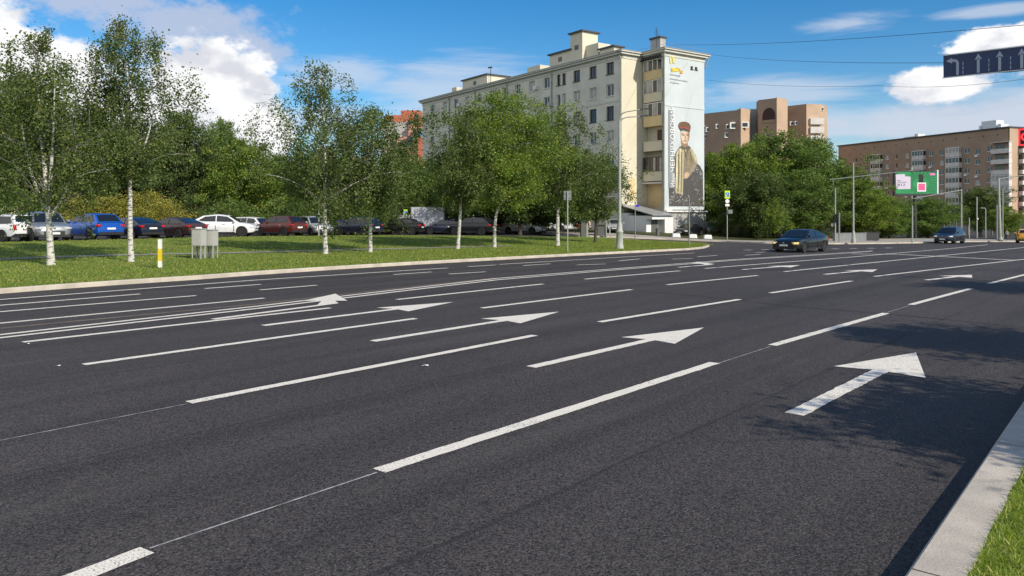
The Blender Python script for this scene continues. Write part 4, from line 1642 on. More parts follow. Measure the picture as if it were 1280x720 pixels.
GB = 'birches on the grass verge'
px_tree('birch_tree', 'birch with a low forked white trunk in front of the grey parked SUV', 64, 331, 28, 74, 250, 'birch', 21, 25000, .098, 'birch_leaf', 'birch_bark', .125, GB, -18, limbs=36, gap=.28, fork=((.2, 1.0, .1, .5), (.22, -.9, -.2, .62), (.24, .5, -.4, .8)))
px_tree('birch_tree', 'tallest birch on the verge, left of the yellow and white post', 164, 327, 12, 68, 214, 'birch', 22, 25000, .098, 'birch_leaf', 'birch_bark', .108, GB, -8, limbs=40, gap=.28, fork=((.38, .9, .1, .62), (.42, -.5, -.2, .8)))
px_tree('birch_tree', 'tall birch on the verge right of the grey metal cabinets', 407, 317, 72, 78, 250, 'birch', 23, 27000, .115, 'birch_leaf', 'birch_bark', .115, GB, -6, limbs=42, gap=.24)
px_tree('birch_tree', 'slim birch with a thin straight trunk beside the black crossover', 463, 315, 128, 52, 252, 'birch', 24, 22000, .12, 'birch_leaf', 'birch_bark', .10, GB, 2, limbs=36, gap=.08)
px_tree('birch_tree', 'birch with a leaning slender trunk near the white box truck', 572, 311, 130, 50, 246, 'birch', 25, 24000, .125, 'birch_leaf', 'birch_bark', .11, GB, 14, limbs=36, gap=.06)
px_tree('birch_tree', 'bright yellow green birch with a crooked white trunk before the grey apartment block', 618, 309, 115, 76, 246, 'round', 26, 46000, .14, 'lime_leaf', 'birch_bark', .11, GB, 0, limbs=54, gap=.05,
        trunk_pts=[(0, 0), (.12, .02), (.24, .10), (.34, .85), (.5, .62), (.7, .75), (1, .6)])
px_tree('birch_tree', 'birch behind the square sign seen from its back', 697, 307, 132, 52, 248, 'birch', 27, 24000, .13, 'birch_leaf', 'birch_bark', .14, GB, 4, limbs=40, gap=.06)
px_tree('verge_tree', 'dark trunked small tree just left of the tall street lamp', 744, 303, 192, 42, 270, 'round', 28, 20000, .14, 'birch_leaf', 'brown_bark', .13, None, 2, limbs=30, gap=.05)

# shared crowns for the trees further back
BG = [tree_meshes('round', 10, 3.9, 1.9, 100 + i, 32000, .215, lm, 'brown_bark', .22, limbs=52, gap=.06) for i, lm in enumerate(('maple_leaf', 'dark_leaf', 'lime_leaf', 'maple_leaf', 'dark_leaf', 'birch_leaf'))]
BUSH = [tree_meshes('round', 3.0, 1.9, .15, 140 + i, 8000, .13, lm, 'brown_bark', .05, limbs=30, gap=.05) for i, lm in enumerate(('yellow_leaf', 'maple_leaf', 'dark_leaf'))]
rt = random.Random(77)


def bg_tree(label, u, vtop, hw, Y, var, group, name='leafy_tree', lift=0.0):
    x = (u - CU) / FOC * Y
    z = float(G(x, Y)) + lift
    H = CAMH - (vtop - HV) / FOC * Y - z
    k = H / 10.0 / 0.985
    w = hw / FOC * Y / 3.9 * .97
    return put_tree(name, label, 'tree', (x, Y, z - .1), BG[var], (w, w, k), rt.uniform(0, 6.28), group)


GL = 'trees behind the parked cars'
for a in (
    ('dark tree at the far left edge behind the white estate car', -12, 118, 62, 70, 1),
    ('dark tree crown filling the gap left of the first forked birch', 28, 92, 52, 74, 4),
    ('dark tree between the two leftmost birches', 108, 128, 52, 76, 1),
    ('deep green tree right behind the tallest birch', 168, 150, 50, 80, 5),
    ('tall dark tree standing behind the plum sedan', 226, 139, 46, 72, 4),
    ('rounded tree top peeping out behind the white crossover', 277, 150, 34, 86, 3),
    ('bright green maple behind the white crossover', 303, 176, 48, 70, 2),
    ('green maple behind the maroon SUV', 348, 192, 42, 72, 3),
    ('dark tree behind the tall birch right of the cabinets', 398, 186, 44, 76, 1),
    ('dark green tree behind the blue parked cars', 440, 196, 42, 78, 4),
    ('fresh green tree behind the black crossover', 500, 186, 44, 74, 0),
    ('green tree behind the white box truck', 542, 200, 38, 78, 3),
    ('shady tree under the yellow green birch', 592, 196, 42, 70, 1),
    ('dark shady tree left of the square sign back', 650, 186, 44, 68, 4),
    ('dark tree close to the grey facade behind the sign birch', 700, 176, 42, 72, 5),
    ('yellowish green tree against the grey facade near the lamp', 728, 196, 34, 66, 2),
):
    bg_tree(*a[:4], a[4] + 8, a[5], GL)
GL2 = 'second row of trees behind the parked cars'
for i, (u, vt, hw, Y) in enumerate(((-40, 150, 60, 96), (60, 170, 60, 98), (140, 190, 55, 100), (215, 185, 55, 98), (330, 215, 55, 102), (420, 215, 55, 100), (480, 215, 50, 104), (620, 225, 50, 80), (680, 225, 45, 80))):
    bg_tree('leafy tree mostly hidden in the second row behind the parked cars', u, vt, hw, Y, (1, 4, 0)[i % 3], GL2)
GR = 'trees at the corner beyond the crossing'
for a in (
    ('dark tree beside the painted end wall', 900, 192, 34, 90, 5),
    ('green tree behind the lime bordered crossing sign', 926, 180, 46, 82, 2),
    ('tallest tree of the corner group, above the moving black sedan', 968, 164, 56, 84, 0),
    ('big dark green tree left of the right lamp column', 1012, 172, 48, 86, 3),
    ('lower leafy tree in front of the corner group', 946, 214, 46, 74, 1),
    ('leafy tree behind the traffic light on the corner', 1000, 212, 48, 76, 3),
    ('tree with a drooping outline behind the right lamp column', 1052, 204, 38, 82, 0),
    ('bushy bright tree right of the lamp column', 1082, 226, 38, 80, 2),
    ('leafy tree left of the billboard post', 1112, 246, 34, 84, 3),
    ('leafy tree right of the billboard post', 1160, 246, 34, 92, 0),
    ('dark low tree under the billboard', 1136, 252, 30, 98, 4),
    ('dark tree squeezed against the corner of the painted block', 884, 214, 26, 100, 4),
):
    bg_tree(*a[:4], a[4] * 1.17, a[5], GR)
bg_tree('reddish brown sparse tree before the brown brick block', 1226, 234, 34, 130, 5, None)
bg_tree('small bright green tree beside the twin poles at the right', 1258, 258, 20, 112, 2, None)
GB2 = 'bushes behind the parked cars'
for i, (u, vt, hw, Y, var, lab) in enumerate((
    (98, 246, 32, 66, 0, 'yellowing bush between the grey SUV and the blue SUV'), (140, 246, 32, 68, 0, 'yellow bush behind the blue SUV'), (180, 240, 36, 70, 0, 'tall golden bush right of the tallest birch trunk'), (208, 252, 28, 66, 0, 'golden bush behind the plum sedan'),
    (30, 240, 40, 66, 1, 'green bush behind the grey parked SUV'), (290, 250, 34, 66, 1, 'green bush behind the roof of the white crossover'), (360, 250, 34, 67, 1, 'green bush behind the maroon SUV'), (420, 252, 34, 68, 2, 'dark bush behind the blue parked cars'), (486, 254, 30, 68, 2, 'dark bush behind the black crossover'),
    (250, 246, 30, 70, 2, 'dark bush between the plum sedan and white crossover'), (545, 252, 34, 76, 2, 'dark bush behind the white box truck'), (600, 256, 34, 74, 2, 'dark bush in the shade of the yellow green birch'),
    (905, 268, 22, 72, 2, 'dark bush at the foot of the crossing sign'), (938, 270, 26, 70, 2, 'dark bush left of the moving black sedan'), (975, 272, 26, 72, 1, 'bush behind the moving black sedan'), (1020, 274, 24, 72, 2, 'dark bush behind the corner traffic light'), (1060, 272, 24, 78, 2, 'dark bush at the foot of the right lamp column'), (1100, 276, 24, 82, 1, 'bush beside the dark skip'), (1150, 276, 24, 90, 1, 'bush by the billboard post'))):
    Y += 6 if u < 700 else 18
    x = (u - CU) / FOC * Y
    z = float(G(x, Y))
    H = CAMH - (vt - HV) / FOC * Y - z
    w = hw / FOC * Y / 1.9
    put_tree('bush', lab, 'bush', (x, Y, z), BUSH[var], (w, w, H / 3.0), rt.uniform(0, 6), GB2)
b = A(979, 300, 79)
b.z = float(G(b.x, b.y)) + .1
put_tree('sapling', 'thin leaning sapling on the corner behind the moving sedan', 'tree', (b.x, b.y, b.z), tree_meshes('birch', 4.2, 1.3, 1.4, 63, 2500, .16, 'lime_leaf', 'brown_bark', .07, lean=(-.25, 0), limbs=18))

# street trees on the near verge, right of the view: they throw the shade on the near lanes
SH = [tree_meshes('round', 5.0, 2.2, 1.9, 301, 30000, .12, 'lime_leaf', 'brown_bark', .15, limbs=40, gap=.36),
      tree_meshes('round', 5.0, 1.5, 2.6, 302, 18000, .12, 'maple_leaf', 'brown_bark', .15, limbs=44, gap=.2)]
for (tx_, ty_, i, lab) in ((9.35, 3.3, 0, 'street tree on the near verge, nearest to the camera'), (11.7, 8.5, 1, 'second street tree along the near verge'), (18.9, 19.2, 0, 'third street tree along the near verge')):
    put_tree('street_tree', lab, 'tree', (tx_, ty_, float(G(tx_, ty_)) + KH), SH[i], (1, 1, 1), i * 1.3, 'street trees on the near verge')


# ------------------------------------------------------------------ grass blades
def blades(name, pts, hgt, wid, rng, m):
    n = len(pts)
    az_ = rng.uniform(0, 6.283, n)
    u = np.stack([np.cos(az_), np.sin(az_), np.zeros(n)], 1)
    ln = rng.normal(size=(n, 3)) * .55
    ln[:, 2] = 1
    h = hgt * rng.uniform(.5, 1.35, n)[:, None]
    w = wid * rng.uniform(.7, 1.3, n)[:, None]
    v = np.empty((n, 4, 3))
    v[:, 0] = pts - u * w / 2
    v[:, 1] = pts + u * w / 2
    bend = ln * h
    v[:, 2] = pts + bend + u * w * .12
    v[:, 3] = pts + bend * .99 - u * w * .12
    me = bpy.data.meshes.new(name)
    me.vertices.add(n * 4)
    me.vertices.foreach_set('co', v.reshape(-1))
    me.loops.add(n * 4)
    me.loops.foreach_set('vertex_index', np.arange(n * 4, dtype=np.int32))
    me.polygons.add(n)
    me.polygons.foreach_set('loop_start', np.arange(0, n * 4, 4, dtype=np.int32))
    me.materials.append(MATS[m])
    me.update(calc_edges=True)
    at = me.attributes.new('tint', 'FLOAT', 'FACE')
    at.data.foreach_set('value', rng.uniform(0, 1, n).astype(np.float32))
    me.validate()
    return me


rg = np.random.default_rng(3)
# near verge beside the kerb
nn_ = 60000
sk = rg.uniform(-1.5, 7.5, nn_)
ok = np.abs(rg.normal(size=nn_)) * 1.0
kk = flat(K1)
gx = kk.x + kd.x * sk + near_n.x * (.27 + ok)
gy = kk.y + kd.y * sk + near_n.y * (.27 + ok)
clump = (np.sin(gx * 9) * np.sin(gy * 8.3 + 1.7) + np.sin(gx * 23 + gy * 17)) * .25 + .75
keep = rg.uniform(0, 1, nn_) < clump
gx, gy = gx[keep], gy[keep]
gp = np.stack([gx, gy, G(gx, gy) + KH - .005], 1)
tag(obj('near_grass', blades('near_grass', gp, .038, .0085, rg, 'blade')), 'short sunlit grass along the near kerb', 'grass', None, 'stuff')
# far verge: short tufts over the whole strip
fa = np.array([tuple(p) for p in resample([flat(p) for p in inset], 400)])
fb_ = np.array([tuple(p) for p in resample([flat(p) for p in back[:-1]], 400)])
N2 = 260000
ii = rg.integers(0, 400, N2)
tt = rg.uniform(0, 1, N2) ** 1.25
px_ = fa[ii] + (fb_[ii] - fa[ii]) * tt[:, None]
px_[:, :2] += rg.normal(size=(N2, 2)) * .25
uu = px_[:, 0] / np.maximum(px_[:, 1], 1)
nv = px_[:, 0] * NX + px_[:, 1] * NY
fpn = np.array([(p.x * NX + p.y * NY, p.x * RX + p.y * RY) for p in fp])
sv = px_[:, 0] * RX + px_[:, 1] * RY
pn = np.interp(sv, fpn[:, 1], fpn[:, 0])
onpath = (nv > pn - .05) & (nv < pn + .85) & (sv > fpn[0, 1]) & (sv < fpn[-1, 1])
keep = (np.abs(uu) < .72) & (px_[:, 1] > 5) & ~onpath & (px_[:, 1] < 70)
a1 = fa[:, 0] * NX + fa[:, 1] * NY
a2 = fa[:, 0] * RX + fa[:, 1] * RY
keep &= nv > np.interp(sv, a2, a1) + .05
px_ = px_[keep]
px_[:, 2] = G(px_[:, 0], px_[:, 1]) + KH - .02
tag(obj('verge_tufts', blades('verge_tufts', px_, .055, .045, rg, 'verge_blade')), 'short mown grass tufts covering the far verge', 'grass', None, 'stuff')
# ------------------------------------------------------------------ vehicles
def paint(name, c, rough=0.28, metal=0.25):
    return mat(name, c, rough, metal=metal, spec=0.5, coat=0.45, var=0.06, vscale=4)


paint('paint_black', (0.012, 0.013, 0.015))
paint('paint_navy', (0.014, 0.020, 0.045))
paint('paint_white', (0.72, 0.73, 0.74), .3, 0.0)
paint('paint_grey', (0.20, 0.215, 0.235))
paint('paint_silver', (0.42, 0.43, 0.44))
paint('paint_blue', (0.012, 0.10, 0.48))
paint('paint_midblue', (0.018, 0.03, 0.20))
paint('paint_plum', (0.055, 0.028, 0.030))
paint('paint_maroon', (0.11, 0.022, 0.016))
paint('paint_yellow', (0.70, 0.36, 0.02), .35, 0.0)
paint('paint_red', (0.55, 0.02, 0.02), .35, 0.0)

SPEC = {
    'sedan': dict(L=4.95, W=1.88, H=1.46, wb=1.45, r=.34, belt=.96,
                  st=[(-2.47, .80, .70, .44), (-2.42, 1.00, .80, .32), (-2.1, 1.06, .90, .24), (-1.2, 1.0, .935, .20), (0, .96, .94, .20), (.95, .95, .94, .20), (1.5, .91, .92, .2), (2.0, .83, .88, .21), (2.34, .72, .78, .25), (2.46, .60, .64, .34)],
                  gh=[(1.25, .94), (.35, 1.40), (-.35, 1.46), (-1.15, 1.38), (-2.15, 1.055)], side=[(.98, 1.0), (.32, 1.34), (-.35, 1.39), (-1.1, 1.31), (-1.62, 1.10), (-1.5, 1.03)], split=-.42),
    'suv': dict(L=4.55, W=1.90, H=1.68, wb=1.36, r=.37, belt=1.08,
                st=[(-2.26, .82, .74, .46), (-2.22, 1.06, .84, .34), (-1.95, 1.12, .92, .27), (-1.1, 1.09, .945, .24), (0, 1.07, .95, .24), (.9, 1.06, .95, .24), (1.4, 1.03, .93, .24), (1.85, .97, .89, .25), (2.16, .86, .80, .28), (2.27, .66, .68, .38)],
                gh=[(1.12, 1.05), (.38, 1.58), (-.4, 1.68), (-1.55, 1.62), (-2.17, 1.10)], side=[(.82, 1.14), (.30, 1.52), (-.4, 1.60), (-1.35, 1.55), (-1.75, 1.24), (-1.5, 1.17)], split=-.42),
    'crossover': dict(L=4.5, W=1.88, H=1.60, wb=1.36, r=.36, belt=1.04,
                      st=[(-2.24, .80, .72, .44), (-2.2, 1.05, .82, .33), (-1.9, 1.12, .91, .26), (-1.1, 1.06, .935, .22), (0, 1.02, .94, .22), (.9, 1.0, .94, .22), (1.4, .97, .92, .22), (1.85, .90, .88, .23), (2.14, .78, .78, .27), (2.25, .60, .66, .36)],
                      gh=[(1.20, 1.0), (.40, 1.50), (-.35, 1.60), (-1.35, 1.52), (-2.16, 1.10)], side=[(.9, 1.08), (.34, 1.44), (-.35, 1.52), (-1.2, 1.44), (-1.62, 1.2), (-1.4, 1.12)], split=-.42),
    'estate': dict(L=4.4, W=1.76, H=1.56, wb=1.25, r=.33, belt=.98,
                   st=[(-2.16, .60, .76, .42), (-2.14, .95, .82, .36), (-1.9, 1.0, .86, .26), (-1.1, .99, .875, .24), (0, .98, .88, .22), (.9, .96, .88, .22), (1.4, .94, .87, .22), (1.9, .90, .84, .23), (2.14, .84, .78, .30), (2.2, .62, .72, .38)],
                   gh=[(1.0, .94), (.40, 1.48), (-.4, 1.56), (-1.85, 1.53), (-2.10, .98)], side=[(.74, 1.03), (.32, 1.41), (-.4, 1.48), (-1.7, 1.45), (-1.86, 1.08), (-1.5, 1.05)], split=-.40),
}
PROTO = {}
GLASS_PUSH = .012


def car_proto(kind, label):
    sp = SPEC[kind]
    root = thing('parked_car', label, 'car', (0, 0, -50))
    Lr, Wd, H, wb, r, belt = sp['L'], sp['W'], sp['H'], sp['wb'], sp['r'], sp['belt']
    lo = MB()
    rings = []
    for (x, zt, hw, zb) in sp['st']:
        half = [(0, zb), (hw * .82, zb), (hw * .95, zb + .07), (hw * .985, zb + (zt - zb) * .38), (hw, zb + (zt - zb) * .62), (hw * .975, zt - .12), (hw * .93, zt - .045), (hw * .80, zt), (hw * .4, zt + .022), (0, zt + .03)]
        ring = half + [(-y, z) for y, z in reversed(half[1:-1])]
        i = len(lo.v)
        lo.v += [(x, y, z) for y, z in ring]
        rings.append(i)
    m_ = len(ring)
    for a, b in zip(rings, rings[1:]):
        for j in range(m_):
            lo.f.append((a + j, a + (j + 1) % m_, b + (j + 1) % m_, b + j))
            lo.mi.append(0)
    lo.f.append(tuple(rings[0] + j for j in range(m_)))
    lo.f.append(tuple(rings[-1] + j for j in reversed(range(m_))))
    lo.mi += [0, 0]
    lme = lo.mesh('lower', 'paint_black', 40)
    lob = obj('lower', lme)
    cut = MB()
    for sx in (1, -1):
        for sy in (1, -1):
            cut.lathe([(r + .055, -.17), (r + .055, .17)], (sx * wb, sy * (Wd / 2 - .06), r), 22, 'y')
    cob = obj('cut', cut.mesh('cut', 'paint_black'))
    md = lob.modifiers.new('b', 'BOOLEAN')
    md.object = cob
    md.operation = 'DIFFERENCE'
    md.solver = 'EXACT'
    dg = bpy.context.evaluated_depsgraph_get()
    body = bpy.data.meshes.new_from_object(lob.evaluated_get(dg))
    bpy.data.objects.remove(lob)
    bpy.data.objects.remove(cob)
    # cabin
    gh = sp['gh']
    zlo, zhi = min(z for _, z in gh), max(z for _, z in gh)
    hb, ht = sp['st'][4][2] * .885, sp['st'][4][2] * .69

    def hwz(z):
        return hb + (ht - hb) * max(0, min(1, (z - belt) / (zhi - belt)))
    cm = MB()
    for (x0, z0), (x1, z1) in zip(gh, gh[1:]):
        for (y0a, y0b, d0a, d0b) in ((-1, -.84, -.035, 0), (-.84, 0, 0, .022), (0, .84, .022, 0), (.84, 1, 0, -.035)):
            cm.face([(x0, y0a * hwz(z0), z0 + d0a), (x1, y0a * hwz(z1), z1 + d0a), (x1, y0b * hwz(z1), z1 + d0b), (x0, y0b * hwz(z0), z0 + d0b)])
    for sy in (-1, 1):
        cm.face([(x, sy * hwz(z), z - .035) for x, z in gh] + [(gh[-1][0], sy * hb, belt - .12), (gh[0][0], sy * hb, belt - .12)])
    cme = cm.mesh('cabin', 'paint_black', 38)
    bm = bmesh.new()
    bm.from_mesh(body)
    bm.from_mesh(cme)
    bmesh.ops.remove_doubles(bm, verts=bm.verts, dist=.0005)
    bme = bpy.data.meshes.new('body')
    bm.to_mesh(bme)
    bm.free()
    bme.materials.append(MATS['paint_black'])
    bme.polygons.foreach_set('material_index', [0] * len(bme.polygons))
    bme.polygons.foreach_set('use_smooth', [True] * len(bme.polygons))
    bme.set_sharp_from_angle(angle=R(32))
    obj('body', bme, root)
    # glazing
    g = GLASS_PUSH

    def pane(name, p, q, f0, f1, ws):
        (x0, z0), (x1, z1) = p, q
        dx, dz = x1 - x0, z1 - z0
        ln = math.hypot(dx, dz)
        nx, nz = (dz / ln, -dx / ln)
        if nz < 0:
            nx, nz = -nx, -nz
        mb = MB()
        for a, b in ((-1, 0), (0, 1)):
            pts = []
            for f, y in ((f0, a), (f1, a), (f1, b), (f0, b)):
                x, z = x0 + dx * f, z0 + dz * f
                hh = hwz(z) * ws
                cr = .022 * (1 - abs(y))
                pts.append((x + nx * g, y * hh, z + nz * g + cr))
            mb.face(pts)
        return mb.build(name, 'glass', root)
    pane('windscreen', gh[0], gh[1], .04, .95, .86)
    pane('rear_window', gh[-1], gh[-2], .12 if kind != 'estate' else .3, .9, .84)
    for sy in (-1, 1):
        mb = MB()
        sd = sp['side']
        spx = sp['split']

        def clip(poly, keep_front):
            out = []
            for (a, b) in zip(poly, poly[1:] + poly[:1]):
                ina = (a[0] > spx + .04) if keep_front else (a[0] < spx - .04)
                inb = (b[0] > spx + .04) if keep_front else (b[0] < spx - .04)
                lim = spx + .04 if keep_front else spx - .04
                if ina:
                    out.append(a)
                if ina != inb:
                    t = (lim - a[0]) / (b[0] - a[0])
                    out.append((lim, a[1] + (b[1] - a[1]) * t))
            return out
        for kf in (True, False):
            mb.face([(x, sy * (hwz(z) + .012), z) for x, z in clip(sd, kf)])
        mb.build('side_window', 'glass', root)
    # wheels
    ty = MB()
    ty.lathe([(r * .60, -.10), (r * .93, -.105), (r, -.07), (r, .07), (r * .93, .105), (r * .60, .10)], (0, 0, 0), 24, 'y')
    tme = ty.mesh('tyre', 'rubber', 40)
    rm_ = MB()
    rm_.lathe([(r * .66, .02), (r * .66, .085), (r * .58, .095), (r * .56, .05), (r * .12, .045)], (0, 0, 0), 24, 'y')
    for k in range(5):
        a = k * 2 * math.pi / 5
        rm_.box((math.cos(a) * r * .34, .078, math.sin(a) * r * .34), (r * .54, .03, r * .13), 0, Matrix.Rotation(-a, 3, 'Y'))
    rm_.lathe([(r * .15, .05), (r * .15, .098), (r * .08, .10)], (0, 0, 0), 12, 'y')
    rme = rm_.mesh('rim', 'alloy', 40)
    well = MB()
    well.lathe([(r + .05, -.12), (r + .05, .04)], (0, 0, 0), 22, 'y')
    wme = well.mesh('wheel_arch', 'black_plastic', 40)
    for sx in (1, -1):
        for sy in (1, -1):
            t_ = obj('wheel', tme, root)
            t_.location = (sx * wb, sy * (Wd / 2 - .115), r)
            t_.rotation_euler = (0, 0, 0 if sy > 0 else math.pi)
            obj('rim', rme, t_)
            w_ = obj('wheel_arch', wme, root)
            w_.location = (sx * wb, sy * (Wd / 2 - .19), r)
            w_.rotation_euler = (0, 0, 0 if sy > 0 else math.pi)
    st = sp['st']
    fx, rxx = Lr / 2, -Lr / 2
    hz_ = st[-2][1] - .10
    for sy in (1, -1):
        mb = MB()
        mb.box((fx - .20, sy * (st[-2][2] - .14), hz_), (.40, .34, .13), 0, Matrix.Rotation(sy * R(-32), 3, 'Z'))
        o = mb.build('headlight', 'head_glass', root, 30)
        bv = o.modifiers.new('bevel', 'BEVEL')
        bv.width = .02
        mb = MB()
        tzz = st[1][1] - .14
        if kind == 'estate':
            mb.box((rxx + .06, sy * (st[1][2] - .08), .84), (.12, .15, .30))
        else:
            mb.box((rxx + .13, sy * (st[1][2] - .13), tzz), (.26, .36, .15), 0, Matrix.Rotation(sy * R(24), 3, 'Z'))
        o = mb.build('tail_light', 'tail_red', root, 30)
        bv = o.modifiers.new('bevel', 'BEVEL')
        bv.width = .02
        mb = MB()
        mb.box((gh[0][0] - .32, sy * (Wd / 2 + .05), belt + .08), (.14, .22, .14), 0, None, .85)
        o = mb.build('mirror', 'paint_black', root)
        bv = o.modifiers.new('bevel', 'BEVEL')
        bv.width = .03
        mb = MB()
        for hx in (.1, -.95):
            mb.b2((hx - .1, sy * (st[4][2] * .975) - .012, belt - .17), (hx + .1, sy * (st[4][2] * .975) + .022, belt - .135))
        mb.build('door_handle', 'chrome', root)
        mb = MB()
        mb.b2((-wb + r + .12, sy * st[4][2] * .985 - .03, st[4][3] + .0), (wb - r - .12, sy * st[4][2] * .985 + .012, st[4][3] + .12))
        mb.build('sill', 'black_plastic', root)
        mb = MB()
        for hx in (wb - r - .16, sp['split'], -wb + .16):
            mb.b2((hx - .006, sy * st[4][2] - .05, st[4][3] + .16), (hx + .006, sy * st[4][2] + .002, belt - .20))
        mb.build('door_seam', 'black_plastic', root)
    mb = MB()
    mb.b2((fx - .12, -.50, .40), (fx + .012, .50, .40 + .20))
    mb.build('grille', 'black_plastic', root)
    mb = MB()
    mb.b2((fx - .2, -st[-2][2] + .06, st[-1][3] - .10), (fx - .0, st[-2][2] - .06, st[-1][3] + .03))
    mb.build('bumper', 'black_plastic', root)
    mb = MB()
    mb.b2((rxx + .0, -st[1][2] + .04, st[0][3] - .12), (rxx + .2, st[1][2] - .04, st[0][3] + .05))
    mb.build('bumper', 'black_plastic', root)
    mb = MB()
    mb.b2((fx + .005, -.26, .43), (fx + .03, .26, .54))
    mb.build('number_plate', 'plate_white', root)
    mb = MB()
    pz = .62 if kind != 'estate' else .66
    mb.b2((rxx - .03, -.26, pz + .05), (rxx + .02, .26, pz + .17))
    mb.build('number_plate', 'plate_white', root)
    mb = MB()
    mb.b2((fx - .03, -.06, hz_ - .02), (fx + .03, .06, hz_ + .05))
    mb.build('badge', 'chrome', root)
    PROTO[kind] = [root, False]


def car(kind, label, paint_name, x, y, ang, group='cars parked in the car park', name='parked_car', z=None, sc=1.0, lamps=None, roof=None):
    if kind not in PROTO:
        car_proto(kind, label)
    if not PROTO[kind][1]:
        o = PROTO[kind][0]
        PROTO[kind][1] = True
    else:
        o = copy_tree(PROTO[kind][0])
    o.name = name
    o['label'] = label
    if group:
        o['group'] = group
    elif 'group' in o:
        del o['group']
    o.location = (x, y, float(G(x, y)) if z is None else z)
    o.rotation_euler = (0, 0, ang)
    o.scale = (sc, sc, sc)
    for ch in o.children:
        if ch.name.split('.')[0] in ('body', 'mirror'):
            paint_slot(ch, 0, MATS[paint_name])
        if lamps and ch.name.split('.')[0] == 'headlight':
            paint_slot(ch, 0, MATS[lamps])
    return o


AN = math.atan2(NY, NX)            # parked nose away from the road
AT = AN + math.pi                  # nose towards the road
AF = math.atan2(RY, RX)            # driving away
AB = AF + math.pi                  # driving towards the camera


def park(kind, label, paint_name, u, v, ang, **kw):
    b = P(u, v)
    return car(kind, label, paint_name, b.x, b.y, ang, **kw)


def car_at(kind, label, paint_name, u, Y, ang, **kw):
    x = (u - CU) / FOC * Y
    return car(kind, label, paint_name, x, Y, ang, **kw)


park('estate', 'white estate car cut by the left edge of the photo', 'paint_white', 1, 301.5, AN + .35)
park('suv', 'grey SUV facing the road behind the forked birch trunk', 'paint_grey', 56, 301.5, AT - .12, sc=1.05)
park('suv', 'bright blue SUV seen from behind', 'paint_blue', 115, 299.5, AN + .12)
park('sedan', 'dark blue saloon behind the tallest birch trunk', 'paint_navy', 166, 298.3, AN + .10)
park('sedan', 'plum brown saloon left of the metal cabinets', 'paint_plum', 218, 297.3, AN + .22)
park('crossover', 'white crossover seen from its side', 'paint_white', 281, 295.4, R(8), sc=1.08)
park('estate', 'small white car peeping out behind the nose of the white crossover', 'paint_white', 320, 293.6, R(-20))
park('suv', 'maroon SUV with dark sides seen from behind', 'paint_maroon', 350, 295.0, AN + .18, sc=1.0)
park('suv', 'silver SUV between the maroon SUV and the tall birch', 'paint_silver', 392, 294.6, AT - .2, sc=1.0)
park('sedan', 'small bright blue car right of the tall birch trunk', 'paint_midblue', 423, 293.0, AN + .1, sc=.94)
park('suv', 'navy SUV left of the slim birch trunk', 'paint_navy', 448, 294.0, AN + .15)
park('crossover', 'black crossover right of the slim birch trunk', 'paint_black', 500, 293.3, AN + .55)
park('suv', 'black SUV in the shade right of the leaning birch trunk', 'paint_black', 590, 293.6, AN + .3, sc=1.05)
park('sedan', 'dark saloon in the shade left of the leaning birch trunk', 'paint_navy', 558, 293.0, AN + .5)
park('crossover', 'silver car in deep shade between two birch trunks', 'paint_silver', 655, 292.8, AT + .2)
car_at('estate', 'white car far back behind the shaded silver car', 'paint_white', 686, 91, R(20), sc=.95)
car_at('estate', 'white hatchback with a red rear half behind the square sign', 'paint_white', 714, 88, R(185))
car_at('sedan', 'silver saloon just behind the street lamp foot', 'paint_silver', 768, 86, R(262))
car_at('sedan', 'black saloon parked by the painted wall', 'paint_black', 861, 86.0, R(232), sc=.95)
car_at('crossover', 'dark grey car parked at the corner of the painted wall', 'paint_grey', 889, 93, R(265), sc=.95)
b = P(1001, 314.6)
car('sedan', 'black saloon driving towards the camera past the crossing', 'paint_black', b.x, b.y, AB - .08, group='cars driving on the road', name='moving_car', sc=1.02, lamps='amber')
b = P(1187, 304.2)
car('suv', 'dark blue SUV driving towards the camera below the billboard', 'paint_navy', b.x, b.y, AB - .10, group='cars driving on the road', name='moving_car', sc=1.0)
b = P(1282, 303.6)
tx_ = car('crossover', 'yellow and grey taxi driving away at the right edge', 'paint_yellow', b.x, b.y, AF + .15, group='cars driving on the road', name='moving_car', sc=.95)
# red rear flank of the white hatchback
for ch in bpy.data.objects:
    if ch.parent and ch.parent.get('label', '').startswith('white hatchback with a red rear half') and ch.name.startswith('rear_window'):
        mb = MB()
        mb.b2((-1.9, -.91, .45), (-.6, .91, 1.0))
        mb.build('red_panel', 'paint_red', ch.parent)
        break
# box truck
b = P(531, 292.3)
tr_ = thing('box_truck', 'white box truck with a grey cargo body parked among the cars', 'truck', (b.x, b.y, float(G(b.x, b.y))), R(172))
mb = MB()
mb.b2((-2.3, -1.0, .75), (1.2, 1.0, 2.75))
cb_ = mb.build('cargo_box', mat('cargo_grey', (0.50, 0.51, 0.55), .5, var=.08), tr_)
mb = MB()
mb.b2((-2.33, -.02, .8), (-2.3, .02, 2.7))
for x in (-2.28, -.5, 1.18):
    mb.b2((x - .03, -1.012, .75), (x + .03, 1.012, 2.76))
mb.build('box_edge', 'sign_back', cb_)
mb = MB()
mb.prism([(1.28, -.95, .5), (2.85, -.95, .5), (2.9, -.95, 1.15), (2.45, -.95, 1.95), (1.28, -.95, 2.0)], (0, 1.9, 0))
mb.build('cab', 'paint_white', tr_)
mb = MB()
mb.face([(2.905, -.82, 1.2), (2.905, .82, 1.2), (2.5, .78, 1.9), (2.5, -.78, 1.9)])
mb.build('windscreen', 'glass', tr_)
mb = MB()
mb.b2((-2.2, -.5, .45), (2.6, .5, .74))
mb.build('chassis', 'black_plastic', tr_)
